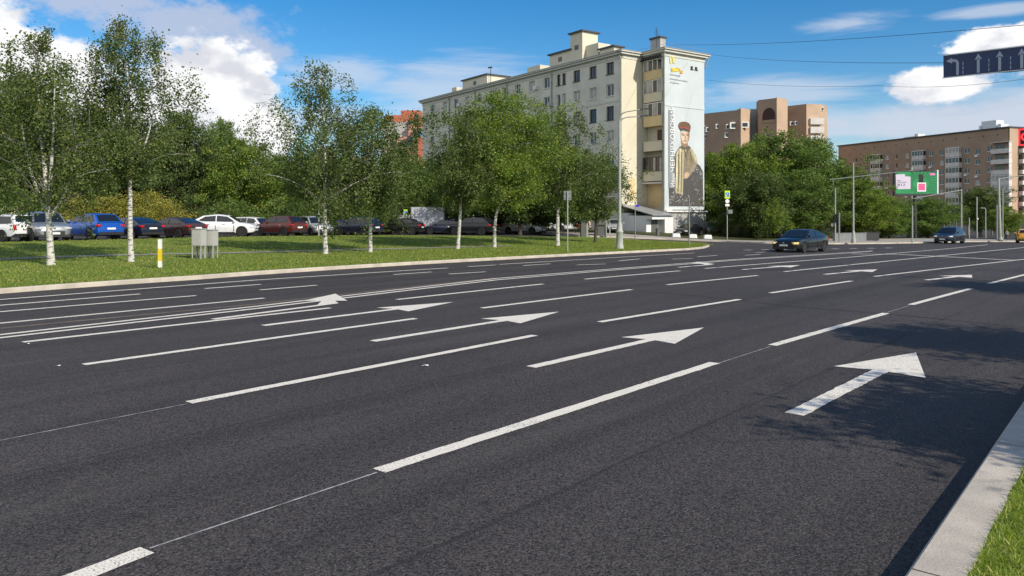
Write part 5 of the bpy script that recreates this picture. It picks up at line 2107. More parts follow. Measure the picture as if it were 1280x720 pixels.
for x in (-1.5, 2.1):
    for y in (-.85, .85):
        mb = MB()
        mb.lathe([(.2, -.11), (.36, -.11), (.38, -.06), (.38, .06), (.36, .11), (.2, .11)], (x, y, .38), 20, 'y')
        mb.build('wheel', 'rubber', tr_, 40)

# ------------------------------------------------------------------ street furniture
def pole(name, label, cat, loc, h, r0, r1, m='pole_metal', base=None, group=None):
    root = thing(name, label, cat, loc, 0, group)
    mb = MB()
    mb.tube([(0, 0, 0), (0, 0, h)], [r0, r1], 12)
    mb.build('pole', m, root, 40)
    if base:
        mb = MB()
        mb.lathe(base, (0, 0, 0), 14)
        mb.build('base', m, root, 40)
    return root


# yellow and white marker post
b = P(200, 334.6, KH)
root = thing('marker_post', 'white marker post with a yellow middle on the verge', 'post', b)
hh = (334.6 - 299) / FOC * b.y
for nme, z0, z1, m in (('post', 0, hh * .24, 'post_white'), ('yellow_band', hh * .241, hh * .66, 'post_yellow'), ('post_top', hh * .661, hh, 'post_white')):
    mb = MB()
    mb.b2((-.055, -.055, z0), (.055, .055, z1))
    mb.build(nme, m, root)
mb = MB()
# pair of grey cabinets on legs
for (u0, u1, vb, lab) in ((242.5, 255.0, 323.2, 'grey metal cabinet on legs, left one of the pair'), (257.2, 270.0, 322.4, 'grey metal cabinet on legs, right one of the pair')):
    b = P((u0 + u1) / 2, vb, KH)
    w_ = (u1 - u0) / FOC * b.y
    H = (vb - (286.6 if u0 < 250 else 287.8)) / FOC * b.y
    zc = H * .56
    root = thing('utility_cabinet', lab, 'cabinet', b, R(-8), 'cabinets on the verge')
    mb = MB()
    mb.b2((-w_ / 2, -.22, H - zc), (w_ / 2, .22, H))
    c_ = mb.build('box', 'cabinet', root)
    mb = MB()
    mb.b2((-w_ / 2 - .02, -.25, H + .002), (w_ / 2 + .02, .25, H + .03))
    mb.build('lid', 'cabinet', c_)
    mb = MB()
    mb.b2((-w_ / 2 + .03, -.232, H - zc + .03), (w_ / 2 - .03, -.222, H - .03))
    mb.build('door', 'cabinet', c_)
    for x in (-1, 1):
        for y in (-1, 1):
            mb = MB()
            mb.b2((x * (w_ / 2 - .02) - .018, y * .19 - .018, -.02), (x * (w_ / 2 - .02) + .018, y * .19 + .018, H - zc))
            mb.build('leg', 'cabinet', root)
    mb = MB()
    for i in range(6):
        x = -w_ / 2 + .08 + i * (w_ - .16) / 5
        mb.tube([(x, 0, 0), (x + .02, 0, H - zc)], .014, 6)
    mb.build('cable_pipes', 'sign_back', root, 40)
mb = MB()

# tall street lamp on the tip of the verge
b = P(774.5, 311.0, KH)
H = (311 - 150) / FOC * b.y
lamp = thing('street_lamp', 'tall street lamp with a flared base in front of the cream wall', 'street lamp', b)
mb = MB()
mb.tube([(0, 0, 0), (0, 0, H)], [.12, .07], 14)
mb.build('pole', 'pole_light', lamp, 40)
mb = MB()
mb.lathe([(.27, 0), (.27, .18), (.235, .25), (.215, 1.02), (.25, 1.08), (.25, 1.14), (.20, 1.2), (.16, 1.55), (.13, 1.7)], (0, 0, 0), 16)
mb.build('base', 'pole_light', lamp, 40)
for (dz, reach, rise) in ((0, 1.42, .72), (-.35, 1.40, .62)):
    mb = MB()
    pts = [(0, 0, H + dz - .05), (.03, 0, H + dz + .25), (.18, 0, H + dz + .42), (.45, 0, H + dz + .53), (reach, .25, H + dz + rise)]
    mb.tube(pts, [.05, .045, .04, .035, .03], 8)
    am = mb.build('arm', 'pole_metal', lamp, 40)
    mb = MB()
    mb.box((reach + .22, .28, H + dz + rise + .03), (.55, .18, .09), 0, Matrix.Rotation(R(-8), 3, 'Y'))
    o = mb.build('lamp_head', 'pole_dark', am, 30)
    mb = MB()
    mb.box((reach + .24, .28, H + dz + rise - .022), (.36, .13, .02), 0, Matrix.Rotation(R(-8), 3, 'Y'))
    mb.build('lamp_glass', 'head_glass', am)
mb = MB()
mb.tube([(-1.0, 0, 3.35), (0, 0, 3.4), (1.1, .1, 3.35)], .02, 6)
mb.build('bracket', 'pole_metal', lamp)

# square sign seen from the back
b = P(709.5, 314.5, KH)
hh = (314.5 - 239) / FOC * b.y
root = pole('road_sign', 'square road sign seen from its grey back beside a birch', 'road sign', b, hh, .035, .035, 'pole_light')
mb = MB()
w_ = 9.6 / FOC * b.y
mb.b2((-w_ / 2, .05, hh - w_ * 1.15), (w_ / 2, .07, hh + .02))
mb.build('plate', 'sign_back', root)
mb = MB()
mb.b2((-w_ / 2 + .04, .02, hh - w_ * .9), (w_ / 2 - .04, .049, hh - w_ * .9 + .04))
mb.b2((-w_ / 2 + .04, .02, hh - w_ * .3), (w_ / 2 - .04, .049, hh - w_ * .3 + .04))
mb.build('clamp', 'pole_metal', root)
# thin poles
for (u, v, vt, r_, lab, nm, m) in (
    (398.5, 296.8, 254.5, .05, 'plain white pole left of the tall birch trunk in the car park', 'pole', 'pole_light'),
    (483.0, 291, 224, .07, 'tall thin grey pole rising behind the black crossover', 'pole', 'pole_light'),
    (794.0, 299.8, 254.0, .05, 'thin pole with a small blue plate before the white annexe', 'pole', 'pole_metal'),
    (861.5, 306.6, 247.0, .05, 'thin grey pole near the rounded tip of the verge', 'pole', 'pole_metal')):
    b = P(u, v, KH if u > 790 else .0)
    h_ = (v - vt) / FOC * b.y
    rr = pole(nm, lab, 'pole', b, h_, r_, r_ * .8, m)
    if u == 794.0:
        mb = MB()
        mb.b2((.03, -.02, h_ - .35), (.36, .02, h_ - .12))
        mb.build('plate', mat('violet_plate', (.08, .05, .45), .4), rr)
        mb = MB()
        mb.b2((-.06, -.06, h_), (.06, .06, h_ + .14))
        mb.build('cap', 'pole_dark', rr)
# two pale gate posts and the dark kiosk behind them
for (u, v, vt, w_, lab) in ((734.0, 297.4, 273.6, .16, 'pale square post left of the dark trunked tree'), (757.0, 297.0, 272.0, .22, 'pale square post left of the street lamp'), (762.3, 297.6, 274.5, .10, 'thin pale post touching the street lamp')):
    b = P(u, v)
    h_ = (v - vt) / FOC * b.y
    rr = thing('gate_post', lab, 'post', b, 0, 'pale posts by the car park entrance')
    mb = MB()
    mb.b2((-w_ / 2, -w_ / 2, 0), (w_ / 2, w_ / 2, h_))
    mb.build('post', 'pole_light', rr)
    mb = MB()
    mb.b2((-w_ / 2 - .02, -w_ / 2 - .02, h_ + .002), (w_ / 2 + .02, w_ / 2 + .02, h_ + .05))
    mb.build('cap', 'pole_light', rr)
for (u0, u1, v, vt, lab) in ((726.5, 732.5, 297.6, 274.0, 'narrow dark kiosk beside the pale gate post'), (747, 756, 296, 282, 'low dark bin housing between two pale posts')):
    b = P((u0 + u1) / 2, v)
    w_ = (u1 - u0) / FOC * b.y
    h_ = (v - vt) / FOC * b.y
    rr = thing('kiosk', lab, 'kiosk', b)
    mb = MB()
    mb.b2((-w_ / 2, 0, 0), (w_ / 2, 1.2, h_))
    mb.build('body', 'cabinet_dark', rr)
    mb = MB()
    mb.b2((-w_ / 2 - .05, -.06, h_ + .002), (w_ / 2 + .05, 1.26, h_ + .07))
    mb.build('lid', 'black_plastic', rr)

# concrete blocks by the painted wall
for (u, v, lab) in ((845, 294.8, 'white concrete block nearest the annexe'), (866, 295.4, 'middle white concrete block by the painted wall'), (884.5, 295.8, 'white concrete block nearest the corner trees')):
    b = A(u, v, 80.0)
    b.z = float(G(b.x, b.y))
    w_ = 11.0 / FOC * b.y
    rr = thing('concrete_block', lab, 'block', b, 0, 'white concrete blocks by the painted wall')
    mb = MB()
    mb.box((0, 0, .25), (w_, .5, .5), 0, None, .82)
    o = mb.build('block', 'white_plaster', rr)
    bv = o.modifiers.new('bevel', 'BEVEL')
    bv.width = .08
    bv.segments = 3
    mb = MB()
    mb.tube([(-.12, 0, .49), (-.1, 0, .58), (.1, 0, .58), (.12, 0, .49)], .015, 6)
    mb.build('lifting_loop', 'pole_metal', rr)
b = A(822, 293, 82)
b.z = float(G(b.x, b.y))
rr = thing('litter_bin', 'small grey litter bin in front of the white annexe', 'bin', b)
mb = MB()
mb.lathe([(.17, 0), (.22, .75), (.24, .78)], (0, 0, 0), 14)
mb.build('body', 'sign_back', rr, 40)
mb = MB()
mb.lathe([(.19, .782), (.19, .80)], (0, 0, 0), 14)
mb.build('opening', 'black_plastic', rr, 40)

# pedestrian crossing sign with a lime border
def crossing_sign(u, v, vt, wpx, label, round_plate=True):
    b = P(u, v, .1)
    h_ = (v - vt) / FOC * b.y
    rr = pole('road_sign', label, 'road sign', b, h_, .045, .04, 'pole_light')
    w_ = wpx / FOC * b.y
    hgt = w_ * 1.5
    mb = MB()
    mb.b2((-w_ / 2, -.07, h_ - hgt), (w_ / 2, -.05, h_ + .02))
    pl = mb.build('plate', 'sign_lime', rr)
    mb = MB()
    q = w_ * .36
    mb.b2((-q, -.078, h_ - hgt * .5 - q * 1.2), (q, -.0705, h_ - hgt * .5 + q * 1.2))
    mb.build('blue_square', mat('crossing_blue', (.05, .20, .55), .4), pl)
    mb = MB()
    zc = h_ - hgt * .5
    mb.face([(-q * .8, -.081, zc - q * .9), (q * .8, -.081, zc - q * .9), (0, -.081, zc + q * .95)])
    mb.build('white_triangle', 'plate_white', pl)
    mb = MB()
    mb.tube([(-.02, -.084, zc - q * .8), (.03, -.084, zc - q * .1), (.0, -.084, zc + q * .3)], .03, 5)
    mb.tube([(.12, -.084, zc - q * .8), (.03, -.084, zc - q * .1)], .03, 5)
    mb.build('walking_figure', 'black_plastic', pl)
    if round_plate:
        mb = MB()
        rr_ = w_ * .40
        mb.lathe([(rr_, -.075), (rr_, -.055)], (0, 0, h_ - hgt - rr_ - .06), 18, 'y')
        mb.build('round_plate', 'plate_white', rr)
        mb = MB()
        mb.b2((-rr_, -.075, h_ - hgt - rr_ * 3.2 - .12), (rr_, -.055, h_ - hgt - rr_ * 2.15 - .1))
        mb.build('small_plate', 'plate_white', rr)
        mb = MB()
        mb.b2((.06, -.2, h_ - hgt - 1.55), (.5, .1, h_ - hgt - 1.15))
        mb.build('control_box', 'sign_back', rr)
    return rr


crossing_sign(909, 299.4, 238.6, 6.4, 'lime bordered crossing sign on a pale pole left of the moving sedan')
crossing_sign(507, 291, 262, 4.6, 'small lime bordered sign standing beside the white box truck', False)


def signal_head(parent, c, s=1.0, face=(0, -1), ring=None):
    mb = MB()
    mb.b2((c[0] - .17 * s, c[1] - .12 * s, c[2] - .48 * s), (c[0] + .17 * s, c[1] + .12 * s, c[2] + .48 * s))
    h_ = mb.build('signal_head', 'black_plastic', parent)
    for k, (m) in enumerate(('lens_red', 'lens_amber', 'lens_green')):
        z = c[2] + (.31 - .31 * k) * s
        mb = MB()
        mb.lathe([(.115 * s, -.135 * s), (.115 * s, -.121 * s)], (c[0], c[1], z), 16, 'y')
        mb.build('lens', m, h_, 40)
        mb = MB()
        n_ = 8
        for q in range(n_):
            a0, a1 = math.pi * q / n_, math.pi * (q + 1) / n_
            r_ = .135 * s
            mb.face([(c[0] + r_ * math.cos(a0), c[1] - .122 * s, z + r_ * math.sin(a0)), (c[0] + r_ * math.cos(a1), c[1] - .122 * s, z + r_ * math.sin(a1)), (c[0] + r_ * math.cos(a1), c[1] - .30 * s, z + r_ * math.sin(a1) - .02), (c[0] + r_ * math.cos(a0), c[1] - .30 * s, z + r_ * math.sin(a0) - .02)])
        mb.build('visor', 'black_plastic', h_)
    return h_


mat('lens_red', (.05, .005, .005), .3)
mat('lens_amber', (.06, .03, .005), .3)
mat('lens_green', (.005, .04, .02), .3)
mat('lamp_red', (.8, .02, .03), .4, emit=((1.0, .03, .05), 1.3))
mat('lamp_green_dim', (.01, .05, .03), .3)
# traffic light on the far corner
b = P(1044.2, 303.4, .11)
h_ = (303.4 - 235) / FOC * b.y
tl = pole('traffic_light', 'traffic light on a slim pole at the far corner behind the moving sedan', 'traffic light', b, h_, .06, .05, 'pole_light')
signal_head(tl, (0, -.14, (303.4 - 272.5) / FOC * b.y), .78)
mb = MB()
mb.b2((-.42, -.06, 1.55), (-.10, .0, 1.85))
mb.build('pedestrian_signal', 'sign_back', tl)
b = P(1049.0, 302.4, .11)
h_ = (302.4 - 266) / FOC * b.y
pole('pole', 'short grey post right behind the corner traffic light', 'pole', b, h_, .07, .07, 'pole_metal')
# lamp column with flared base
b = P(1066.8, 304.0, .11)
h_ = (304 - 203) / FOC * b.y
lc = pole('lamp_column', 'tall pale column with a flared base right of the corner traffic light', 'lamp column', b, h_, .085, .05, 'pole_light', [(.22, 0), (.21, .35), (.16, .5), (.14, .95), (.10, 1.1)])
mb = MB()
mb.b2((-.4, -.06, .0), (-.2, .06, .02))
mb.build('foot_plate', 'pole_metal', lc)
# mast carrying the long horizontal arm in front of the billboard
b = P(1140.5, 303.6, .11)
pole('pole', 'slim grey pole just left of the billboard post', 'pole', b, (303.6 - 257) / FOC * b.y, .07, .06, 'pole_light')
b = A(1139.5, 297, 112.0)
b.z = float(G(b.x, b.y)) + .1
h_ = CAMH + (HV - 208.5) / FOC * b.y - b.z
ms = pole('mast', 'mast with a long horizontal arm reaching left, rising behind the billboard', 'mast', b, h_, .14, .11, 'pole_light')
ea = A(1037, 224.5, 74.0) - b
mb = MB()
mb.tube([(0, 0, h_ - .55), (ea.x, ea.y, ea.z)], [.055, .035], 8)
mb.build('arm', 'sign_back', ms, 40)
for f, s_ in ((.97, 1),):
    mb = MB()
    mb.tube([(ea.x * f, ea.y * f, ea.z - .02), (ea.x * f, ea.y * f, ea.z - .5)], .03, 6)
    mb.build('hanger', 'pole_metal', ms)
b = P(1201.8, 300.6, .11)
h_ = (300.6 - 236) / FOC * b.y
ms2 = pole('mast', 'mast with an arm reaching left, right of the dark blue SUV', 'mast', b, h_, .09, .07, 'pole_light')
ea = A(1140, 248.5, b.y) - b
mb = MB()
mb.tube([(0, 0, h_ - .15), (ea.x, ea.y, ea.z)], [.06, .035], 8)
mb.build('arm', 'pole_metal', ms2, 40)
# twin poles at the right
b = P(1250.4, 301.6, .11)
h_ = (301.6 - 223) / FOC * b.y
tw = pole('mast', 'thick pale mast leaning slightly near the right edge', 'mast', b, h_, .16, .10, 'pole_light', [(.26, 0), (.26, .25), (.17, .5)])
ea = A(1292, 219, b.y) - b
mb = MB()
mb.tube([(0, 0, h_ - .05), (ea.x, ea.y, ea.z)], [.05, .04], 8)
mb.build('arm', 'pole_metal', tw, 40)
tw.rotation_euler = (0, R(-1.6), 0)
b = P(1253.5, 300.8, .11)
pole('pole', 'thin pole standing right behind the thick leaning mast', 'pole', b, (300.8 - 236) / FOC * b.y, .06, .05, 'pole_light')
b = P(1246.0, 300.6, .11)
pole('pole', 'bluish grey pole just left of the thick leaning mast', 'pole', b, (300.6 - 256) / FOC * b.y, .11, .09, 'sign_back')
for (u, v, vt, r_, lab, lampu) in ((1221, 297.5, 246, .10, 'white topped pole in front of the brown brick block', None), (1232, 297.6, 261, .08, 'pole with a short curved lamp arm before the brown brick block', 1226), (1211.5, 297.6, 272, .08, 'short grey pole right of the dark blue SUV mast', None), (1187.5, 296.5, 262, .08, 'thin post behind the dark blue SUV carrying a small blue plate', None)):
    b = P(u, v, .11)
    h_ = (v - vt) / FOC * b.y
    rr = pole('pole', lab, 'pole', b, h_, r_, r_ * .8, 'pole_light')
    if lampu:
        ea = A(lampu, 261.5, b.y) - b
        mb = MB()
        mb.tube([(0, 0, h_ - .1), (-.1, 0, h_ + .1), (ea.x, ea.y, h_ + .1)], .06, 6)
        mb.build('arm', 'pole_light', rr, 40)
    if u == 1187.5:
        mb = MB()
        mb.b2((-.5, -.12, h_ - 1.1), (.25, -.09, h_ - .6))
        mb.build('plate', 'sign_blue', rr)
    if u == 1221:
        mb = MB()
        zz = (v - 273.5) / FOC * b.y
        mb.lathe([(.11, -.16), (.11, -.13)], (0.05, 0, zz), 14, 'y')
        mb.build('lamp', 'plate_white', rr)
# curved street lamp rising behind the corner trees
b = A(938, 299, 95.0)
b.z = float(G(b.x, b.y)) + .1
h_ = CAMH - (203 - HV) / FOC * 95 - b.z
sl = thing('street_lamp', 'street lamp whose curved arm sticks out of the corner trees', 'street lamp', b)
mb = MB()
mb.tube([(0, 0, 0), (0, 0, h_ - .6), (-.03, 0, h_ - .05), (-.25, -.1, h_ + .18), (-1.0, -.5, h_ + .45)], [.09, .06, .05, .045, .035], 8)
mb.build('pole', 'pole_light', sl, 40)
mb = MB()
mb.box((-1.25, -.6, h_ + .5), (.62, .22, .1), 0, Matrix.Rotation(R(14), 3, 'Y'))
mb.build('lamp_head', 'plate_white', sl)
# the street lamps fine dark wires
def wire(label, pts, r_=.012):
    mb = MB()
    pts = [Vector(p) for p in pts]
    out = []
    for a, b_ in zip(pts, pts[1:]):
        for i in range(16):
            t = i / 16
            out.append(a.lerp(b_, t) - Vector((0, 0, .35 * 4 * t * (1 - t))))
    out.append(pts[-1])
    mb.tube(out, r_, 5)
    o = mb.build('overhead_wire', 'wire')
    return tag(o, label, 'wire', 'wires over the crossing')


wire('thin wire running from the painted block to the upper right corner', [A(842, 56, 89), A(1300, 29.5, 40)], .016)
wire('thin wire meeting the left end of the blue lane sign', [A(872, 66, 90), A(1179, 78.5, 40), A(1300, 84, 32)], .013)
wire('faint wire crossing over the trees at the right', [A(884, 100, 90), A(1100, 107, 70), A(1300, 96, 50)], .013)

# blue overhead lane sign, hung across the road, arrows for six lanes
S0 = A(1179.5, 83.5, 26.0)
dS = Vector((-NX, -NY, 0))
ZT, ZB = CAMH + (HV - 70) / FOC * 26, CAMH + (HV - 97) / FOC * 26
hS = ZT - ZB
pitch = .60
nl = 7
wS = pitch * nl + .15
ov = thing('lane_sign', 'blue overhead sign of white lane arrows hanging over the road', 'road sign', (S0.x, S0.y, ZB), math.atan2(dS.y, dS.x))
mb = MB()
mb.b2((0, -.03, 0), (wS, .03, hS))
brd = mb.build('board', 'sign_blue', ov)
mb = MB()
mb.b2((-.03, -.04, hS + .001), (wS + .03, .04, hS + .035))
mb.b2((-.03, -.04, -.02), (wS + .03, .04, -.001))
mb.build('board_rim', 'sign_edge', ov)
ys = -.036
for i in range(nl):
    x = .42 + i * pitch
    mb = MB()
    if i == 0:
        mb.face([(x - .04, ys, .04), (x + .04, ys, .04), (x + .04, ys, hS * .62), (x - .04, ys, hS * .62)])
        mb.face([(x - .04, ys, hS * .62), (x + .04, ys, hS * .62), (x - .01, ys, hS * .74), (x - .09, ys, hS * .79), (x - .16, ys, hS * .79), (x - .16, ys, hS * .67), (x - .08, ys, hS * .67)])
        mb.face([(x - .16, ys, hS * .60), (x - .16, ys, hS * .86), (x - .34, ys, hS * .73)])
    else:
        mb.face([(x - .04, ys, .04), (x + .04, ys, .04), (x + .04, ys, hS * .66), (x - .04, ys, hS * .66)])
        mb.face([(x - .11, ys, hS * .64), (x, ys, hS * .70), (x + .11, ys, hS * .64), (x, ys, hS * .92)])
    mb.build('lane_arrow', 'sign_white', brd)
    if i < nl - 1:
        mb = MB()
        for k in range(3):
            z = .05 + k * .15
            xx = x + (pitch * .5 if i else .16)
            mb.face([(xx - .012, ys, z), (xx + .012, ys, z), (xx + .012, ys, z + .11), (xx - .012, ys, z + .11)])
        mb.build('lane_divider', 'sign_white', brd)
pe = wS + 3.4
mb = MB()
mb.tube([(.1, .12, hS * .7), (pe, .12, hS * .7)], .05, 8)
mb.tube([(.1, .12, hS * .2), (pe, .12, hS * .2)], .04, 8)
mb.build('carrying_arm', 'pole_metal', ov, 40)
mb = MB()
mb.tube([(pe, .12, -ZB + float(G(*(S0 + dS * pe).xy))), (pe, .12, hS + .5)], [.16, .11], 12)
mb.build('post', 'pole_metal', ov, 40)
# red traffic light hanging at the right edge of the view
c = A(1280.6, 171.5, 30.0)
rl = thing('traffic_light', 'red traffic light with a glowing ring at the right edge', 'traffic light', (c.x, c.y, c.z - .35), math.atan2(dS.y, dS.x))
mb = MB()
mb.b2((-.19, -.11, 0), (1.05, .11, .70))
hd = mb.build('signal_head', 'black_plastic', rl)
mb = MB()
n_ = 22
for q in range(n_):
    a0, a1 = 2 * math.pi * q / n_, 2 * math.pi * (q + 1) / n_
    mb.face([(.06 + rr_ * math.cos(aa), -.125, .36 + rr_ * math.sin(aa)) for rr_, aa in ((.17, a0), (.17, a1), (.10, a1), (.10, a0))])
mb.build('glowing_ring', 'lamp_red', hd)
mb = MB()
mb.b2((-.185, -.118, .62), (.35, -.1105, .68))
mb.b2((-.185, -.118, .02), (-.13, -.1105, .62))
mb.b2((-.13, -.118, .02), (.35, -.1105, .07))
mb.build('glowing_frame', 'lamp_red', hd)
L_ = 6.2
mb = MB()
mb.tube([(.3, .16, .4), (L_, .16, .4)], .05, 8)
mb.build('arm', 'pole_metal', rl, 40)
mb = MB()
q_ = c + dS * L_
mb.tube([(L_, .16, -(c.z - .35) + float(G(q_.x, q_.y))), (L_, .16, .6)], [.12, .08], 10)
mb.build('post', 'pole_metal', rl, 40)

# billboard
b = P(1144.5, 299.8, .1)
Yb = 104.0
b = A(1144.5, 297.5, Yb)
b.z = float(G(b.x, b.y)) + .08
bb = thing('billboard', 'green billboard with a pink nail varnish bottle on a dark post', 'billboard', b, R(3))
wB, zB0, zB1 = 55.0 / FOC * Yb, CAMH + (HV - 242.0) / FOC * Yb - b.z, CAMH + (HV - 213.6) / FOC * Yb - b.z
hB = zB1 - zB0
mb = MB()
mb.tube([(0, .2, -.1), (0, .2, zB0)], [.28, .24], 12)
mb.build('post', 'pole_dark', bb, 40)
mb = MB()
mb.b2((-wB / 2, -.18, zB0 - .3), (wB / 2, .5, zB0))
mb.b2((-wB / 2 - .03, -.19, zB0 + .002), (-wB / 2 + .10, .35, zB1))
mb.b2((-wB / 2 + .1, -.19, zB1 - .1), (wB / 2 - .1, .35, zB1 + .002))
mb.build('frame', 'pole_dark', bb)
mb = MB()
mb.b2((wB / 2 - .10, -.20, zB0 + .003), (wB / 2 + .10, .4, zB1 + .12))
mb.build('side_rail', 'sign_edge', bb)
mb = MB()
mb.b2((-wB / 2 + .1, -.15, zB0 + .002), (wB / 2 - .1, .3, zB1 - .1))
pn = mb.build('poster', mat('poster_green', (.018, .26, .085), .4, var=.15, vscale=.8), bb)


def px_post(a, b_):
    """poster position from the enlarged crop (16 px per photo pixel, origin 1110, 205)"""
    return (-wB / 2 + (a - 110) / (1000 - 110) * wB, zB0 + (585 - b_) / (585 - 130) * hB)


def poster(part, m, polys, k):
    mb = MB()
    for pl in polys:
        mb.face([(px_post(*q)[0], -.152 - .004 * k, px_post(*q)[1]) for q in pl])
    return mb.build(part, m, pn)


mat('poster_dark', (.01, .10, .04), .4)
mat('poster_lilac', (.60, .54, .66), .4)
mat('poster_pink', (.72, .10, .26), .4)
mat('poster_magenta', (.80, .18, .52), .4)
mat('poster_black', (.012, .010, .014), .4)
rays = []
for i in range(34):
    a0 = 2 * math.pi * i / 34
    a1 = a0 + 2 * math.pi / 34 * .42

    def rp(a, r_):
        x, y = 655 + r_ * math.cos(a) * 1.45, 380 + r_ * math.sin(a)
        return (min(970, max(440, x)), min(565, max(150, y)))
    rays.append([rp(a0, 115), rp(a1, 115), rp(a1, 330), rp(a0, 330)])
poster('rays', 'poster_dark', rays, 1)
poster('bottle_cap', 'poster_black', [[(606, 200), (704, 200), (704, 368), (606, 368)]], 2)
poster('bottle_edge', 'plate_white', [[(575, 365), (758, 365), (758, 545), (575, 545)]], 3)
poster('bottle', 'poster_pink', [[(596, 386), (738, 386), (738, 520), (596, 520)]], 4)
poster('text_card', 'poster_lilac', [[(128, 205), (318, 195), (322, 240), (436, 248), (436, 492), (150, 500), (140, 480)]], 2)
poster('small_print', 'sign_back', [[(160, 318), (230, 318), (230, 334), (160, 334)], [(160, 350), (354, 350), (354, 364), (160, 364)]], 3)
poster('badge', 'poster_magenta', [[(840, 178), (945, 178), (945, 216), (840, 216)]], 3)
me = text_mesh('812', 1.0)
co = np.array([q.co[:] for q in me.vertices])
a_, b_ = px_post(165, 432), px_post(322, 385)
sx = (b_[0] - a_[0]) / (co[:, 0].max() - co[:, 0].min())
sz = (b_[1] - a_[1]) / (co[:, 1].max() - co[:, 1].min())
new = np.stack([a_[0] + (co[:, 0] - co[:, 0].min()) * sx, np.full(len(co), -.172), a_[1] + (co[:, 1] - co[:, 1].min()) * sz], 1)
me.vertices.foreach_set('co', new.ravel())
me.materials.append(MATS['poster_black'])
me.update()
obj('price', me, pn)

# dark skip and low walls at the far corner
b = P(1091, 301.0, .11)
rr = thing('skip', 'dark skip standing on the far pavement left of the billboard post', 'skip', b, R(4))
rr.scale = (.62, .62, .75)
mb = MB()
mb.box((0, 1.0, .62), (2.6, 1.5, 1.1), 0, Matrix.Rotation(math.pi, 3, 'X'), 1.0)
mb.build('body', 'pole_dark', rr)
mb = MB()
mb.b2((-1.4, .2, 1.172), (1.4, 1.8, 1.25))
mb.build('rim', 'black_plastic', rr)
for x in (-1, 1):
    mb = MB()
    mb.b2((x - .1, .4, 0), (x + .1, 1.6, .066))
    mb.build('skid', 'black_plastic', rr)
c0, c1 = P(1052, 301.6, .11), P(1092, 301.6, .11)
lw = thing('low_wall', 'low grey wall behind the corner lamp column', 'wall', c0, math.atan2((c1 - c0).y, (c1 - c0).x))
Lw = (c1 - c0).length
mb = MB()
mb.b2((0, 1.0, -.1), (Lw, 1.3, .75))
mb.build('wall', 'sign_back', lw)
mb = MB()
mb.b2((-.03, .96, .751), (Lw + .03, 1.34, .83))
mb.build('coping', 'sign_back', lw)
c0, c1 = A(1180, 297, 150), A(1300, 297, 150)
lw = thing('site_fence', 'long dark fence along the foot of the brown brick block', 'fence', (c0.x, c0.y, float(G(c0.x, c0.y))), 0)
mb = MB()
mb.b2((0, 0, -.3), (c1.x - c0.x, .08, 2.6))
mb.build('panels', 'pole_dark', lw)
for i in range(9):
    mb = MB()
    x = i * (c1.x - c0.x) / 8
    mb.b2((x - .06, -.1, -.3), (x + .06, -.002, 2.8))
    mb.build('fence_post', 'sign_back', lw)
b = P(1110, 303.4, .11)


for (u, v, lab) in ((531.5, 457.3, 'crumpled white paper scrap lying between two lanes on the asphalt'), (72.5, 457.4, 'tiny pale scrap on the asphalt at the left near a lane dash'), (34.5, 429.8, 'pale chip of litter at the end of the long left lane dash')):
    b = P(u, v, .004)
    k = .045 if u > 500 else .03
    mb = MB()
    mb.face([(-k, -k * .5, .002), (0, -k * .6, k * .35), (0, k * .6, k * .3), (-k, k * .4, .003)])
    mb.face([(0, -k * .6, k * .35), (k * .9, -k * .3, .002), (k, k * .5, .012), (0, k * .6, k * .3)])
    o = mb.build('paper_scrap', 'plate_white')
    o.location = b
    tag(o, lab, 'litter')


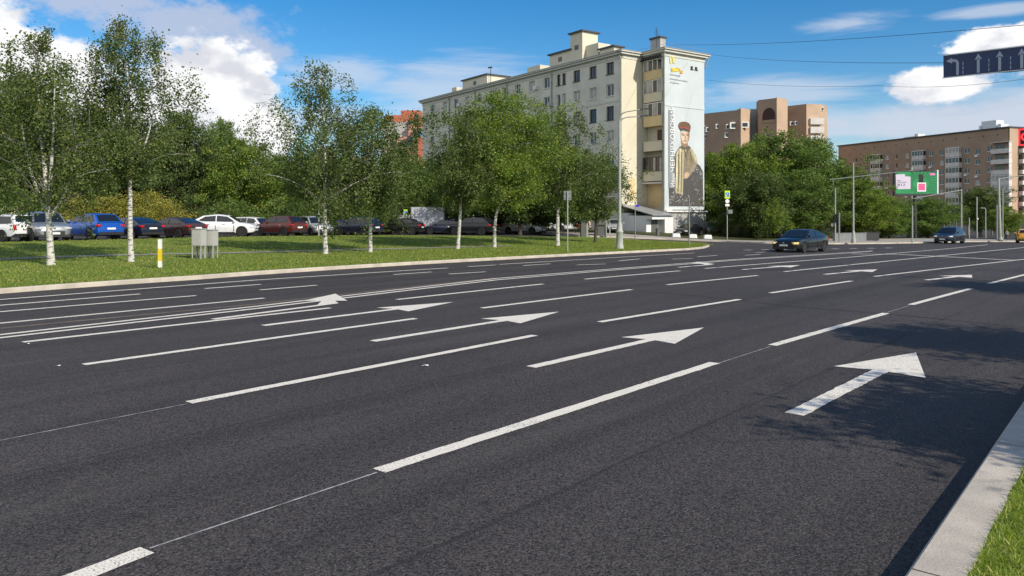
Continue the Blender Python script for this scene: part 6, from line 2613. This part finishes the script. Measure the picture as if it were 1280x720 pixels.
# ------------------------------------------------------------------ the pedestrian near the right edge
def person(label, loc, rz, h=1.74):
    root = thing('person', label, 'person', loc, rz)
    J = {'pelvis': (0, 0, .95), 'chest': (0.02, 0, 1.25), 'neck': (.03, 0, 1.47), 'head': (.06, 0, 1.60), 'top': (.06, 0, 1.72),
         'lh': (0, .09, .92), 'lk': (.14, .10, .50), 'la': (.10, .10, .08), 'lt': (.27, .11, .03),
         'rh': (0, -.09, .92), 'rk': (.02, -.10, .50), 'ra': (-.26, -.10, .13), 'rt': (-.13, -.11, .03),
         'ls': (.02, .19, 1.40), 'le': (-.10, .25, 1.13), 'lw': (.02, .26, .90), 'lf': (.05, .26, .80),
         'rs': (.02, -.19, 1.40), 're': (.05, -.25, 1.12), 'rw': (.25, -.22, .98), 'rf': (.33, -.21, .96)}
    E = [('pelvis', 'chest'), ('chest', 'neck'), ('neck', 'head'), ('head', 'top'), ('pelvis', 'lh'), ('lh', 'lk'), ('lk', 'la'), ('la', 'lt'), ('pelvis', 'rh'), ('rh', 'rk'), ('rk', 'ra'), ('ra', 'rt'),
         ('chest', 'ls'), ('ls', 'le'), ('le', 'lw'), ('lw', 'lf'), ('chest', 'rs'), ('rs', 're'), ('re', 'rw'), ('rw', 'rf')]
    rad = {'pelvis': .145, 'chest': .15, 'neck': .06, 'head': .10, 'top': .075, 'lh': .10, 'lk': .065, 'la': .045, 'lt': .035, 'rh': .10, 'rk': .065, 'ra': .045, 'rt': .035, 'ls': .065, 'le': .045, 'lw': .032, 'lf': .03, 'rs': .065, 're': .045, 'rw': .032, 'rf': .03}
    ks = list(J)
    me = bpy.data.meshes.new('body')
    me.from_pydata([J[k] for k in ks], [(ks.index(a), ks.index(b_)) for a, b_ in E], [])
    o = bpy.data.objects.new('body', me)
    COL.objects.link(o)
    md = o.modifiers.new('skin', 'SKIN')
    for i, k in enumerate(ks):
        me.skin_vertices[0].data[i].radius = (rad[k], rad[k])
        me.skin_vertices[0].data[i].use_root = (k == 'pelvis')
    ss = o.modifiers.new('sub', 'SUBSURF')
    ss.levels = ss.render_levels = 2
    dg = bpy.context.evaluated_depsgraph_get()
    bm_ = bpy.data.meshes.new_from_object(o.evaluated_get(dg))
    bpy.data.objects.remove(o)
    for m in ('person_skin', 'person_top', 'person_trousers', 'person_shoe'):
        bm_.materials.append(MATS[m])
    for p in bm_.polygons:
        z = p.center.z
        x, y = p.center.x, p.center.y
        p.material_index = 0 if z > 1.46 or (abs(y) > .17 and z < 1.0) else 1 if z > .93 else 2 if z > .12 else 3
        p.use_smooth = True
    bm_.update()
    obj('body', bm_, root)
    mb = MB()
    mb.lathe([(.115, 0), (.122, .05), (.10, .11), (.05, .145)], (.045, 0, 1.645), 14)
    mb.build('hair', 'person_hair', root, 50)
    k = h / 1.74
    root.scale = (k, k, k)
    return root


mat('person_skin', (.42, .26, .18), .6)
mat('person_top', (.42, .40, .36), .8, var=.1)
mat('person_trousers', (.06, .06, .07), .8)
mat('person_shoe', (.03, .03, .03), .7)
mat('person_hair', (.03, .02, .015), .7)
b = P(1258.8, 300.4, .115)
person('person in a pale top walking along the far pavement by the twin poles', b, R(200), 1.30)
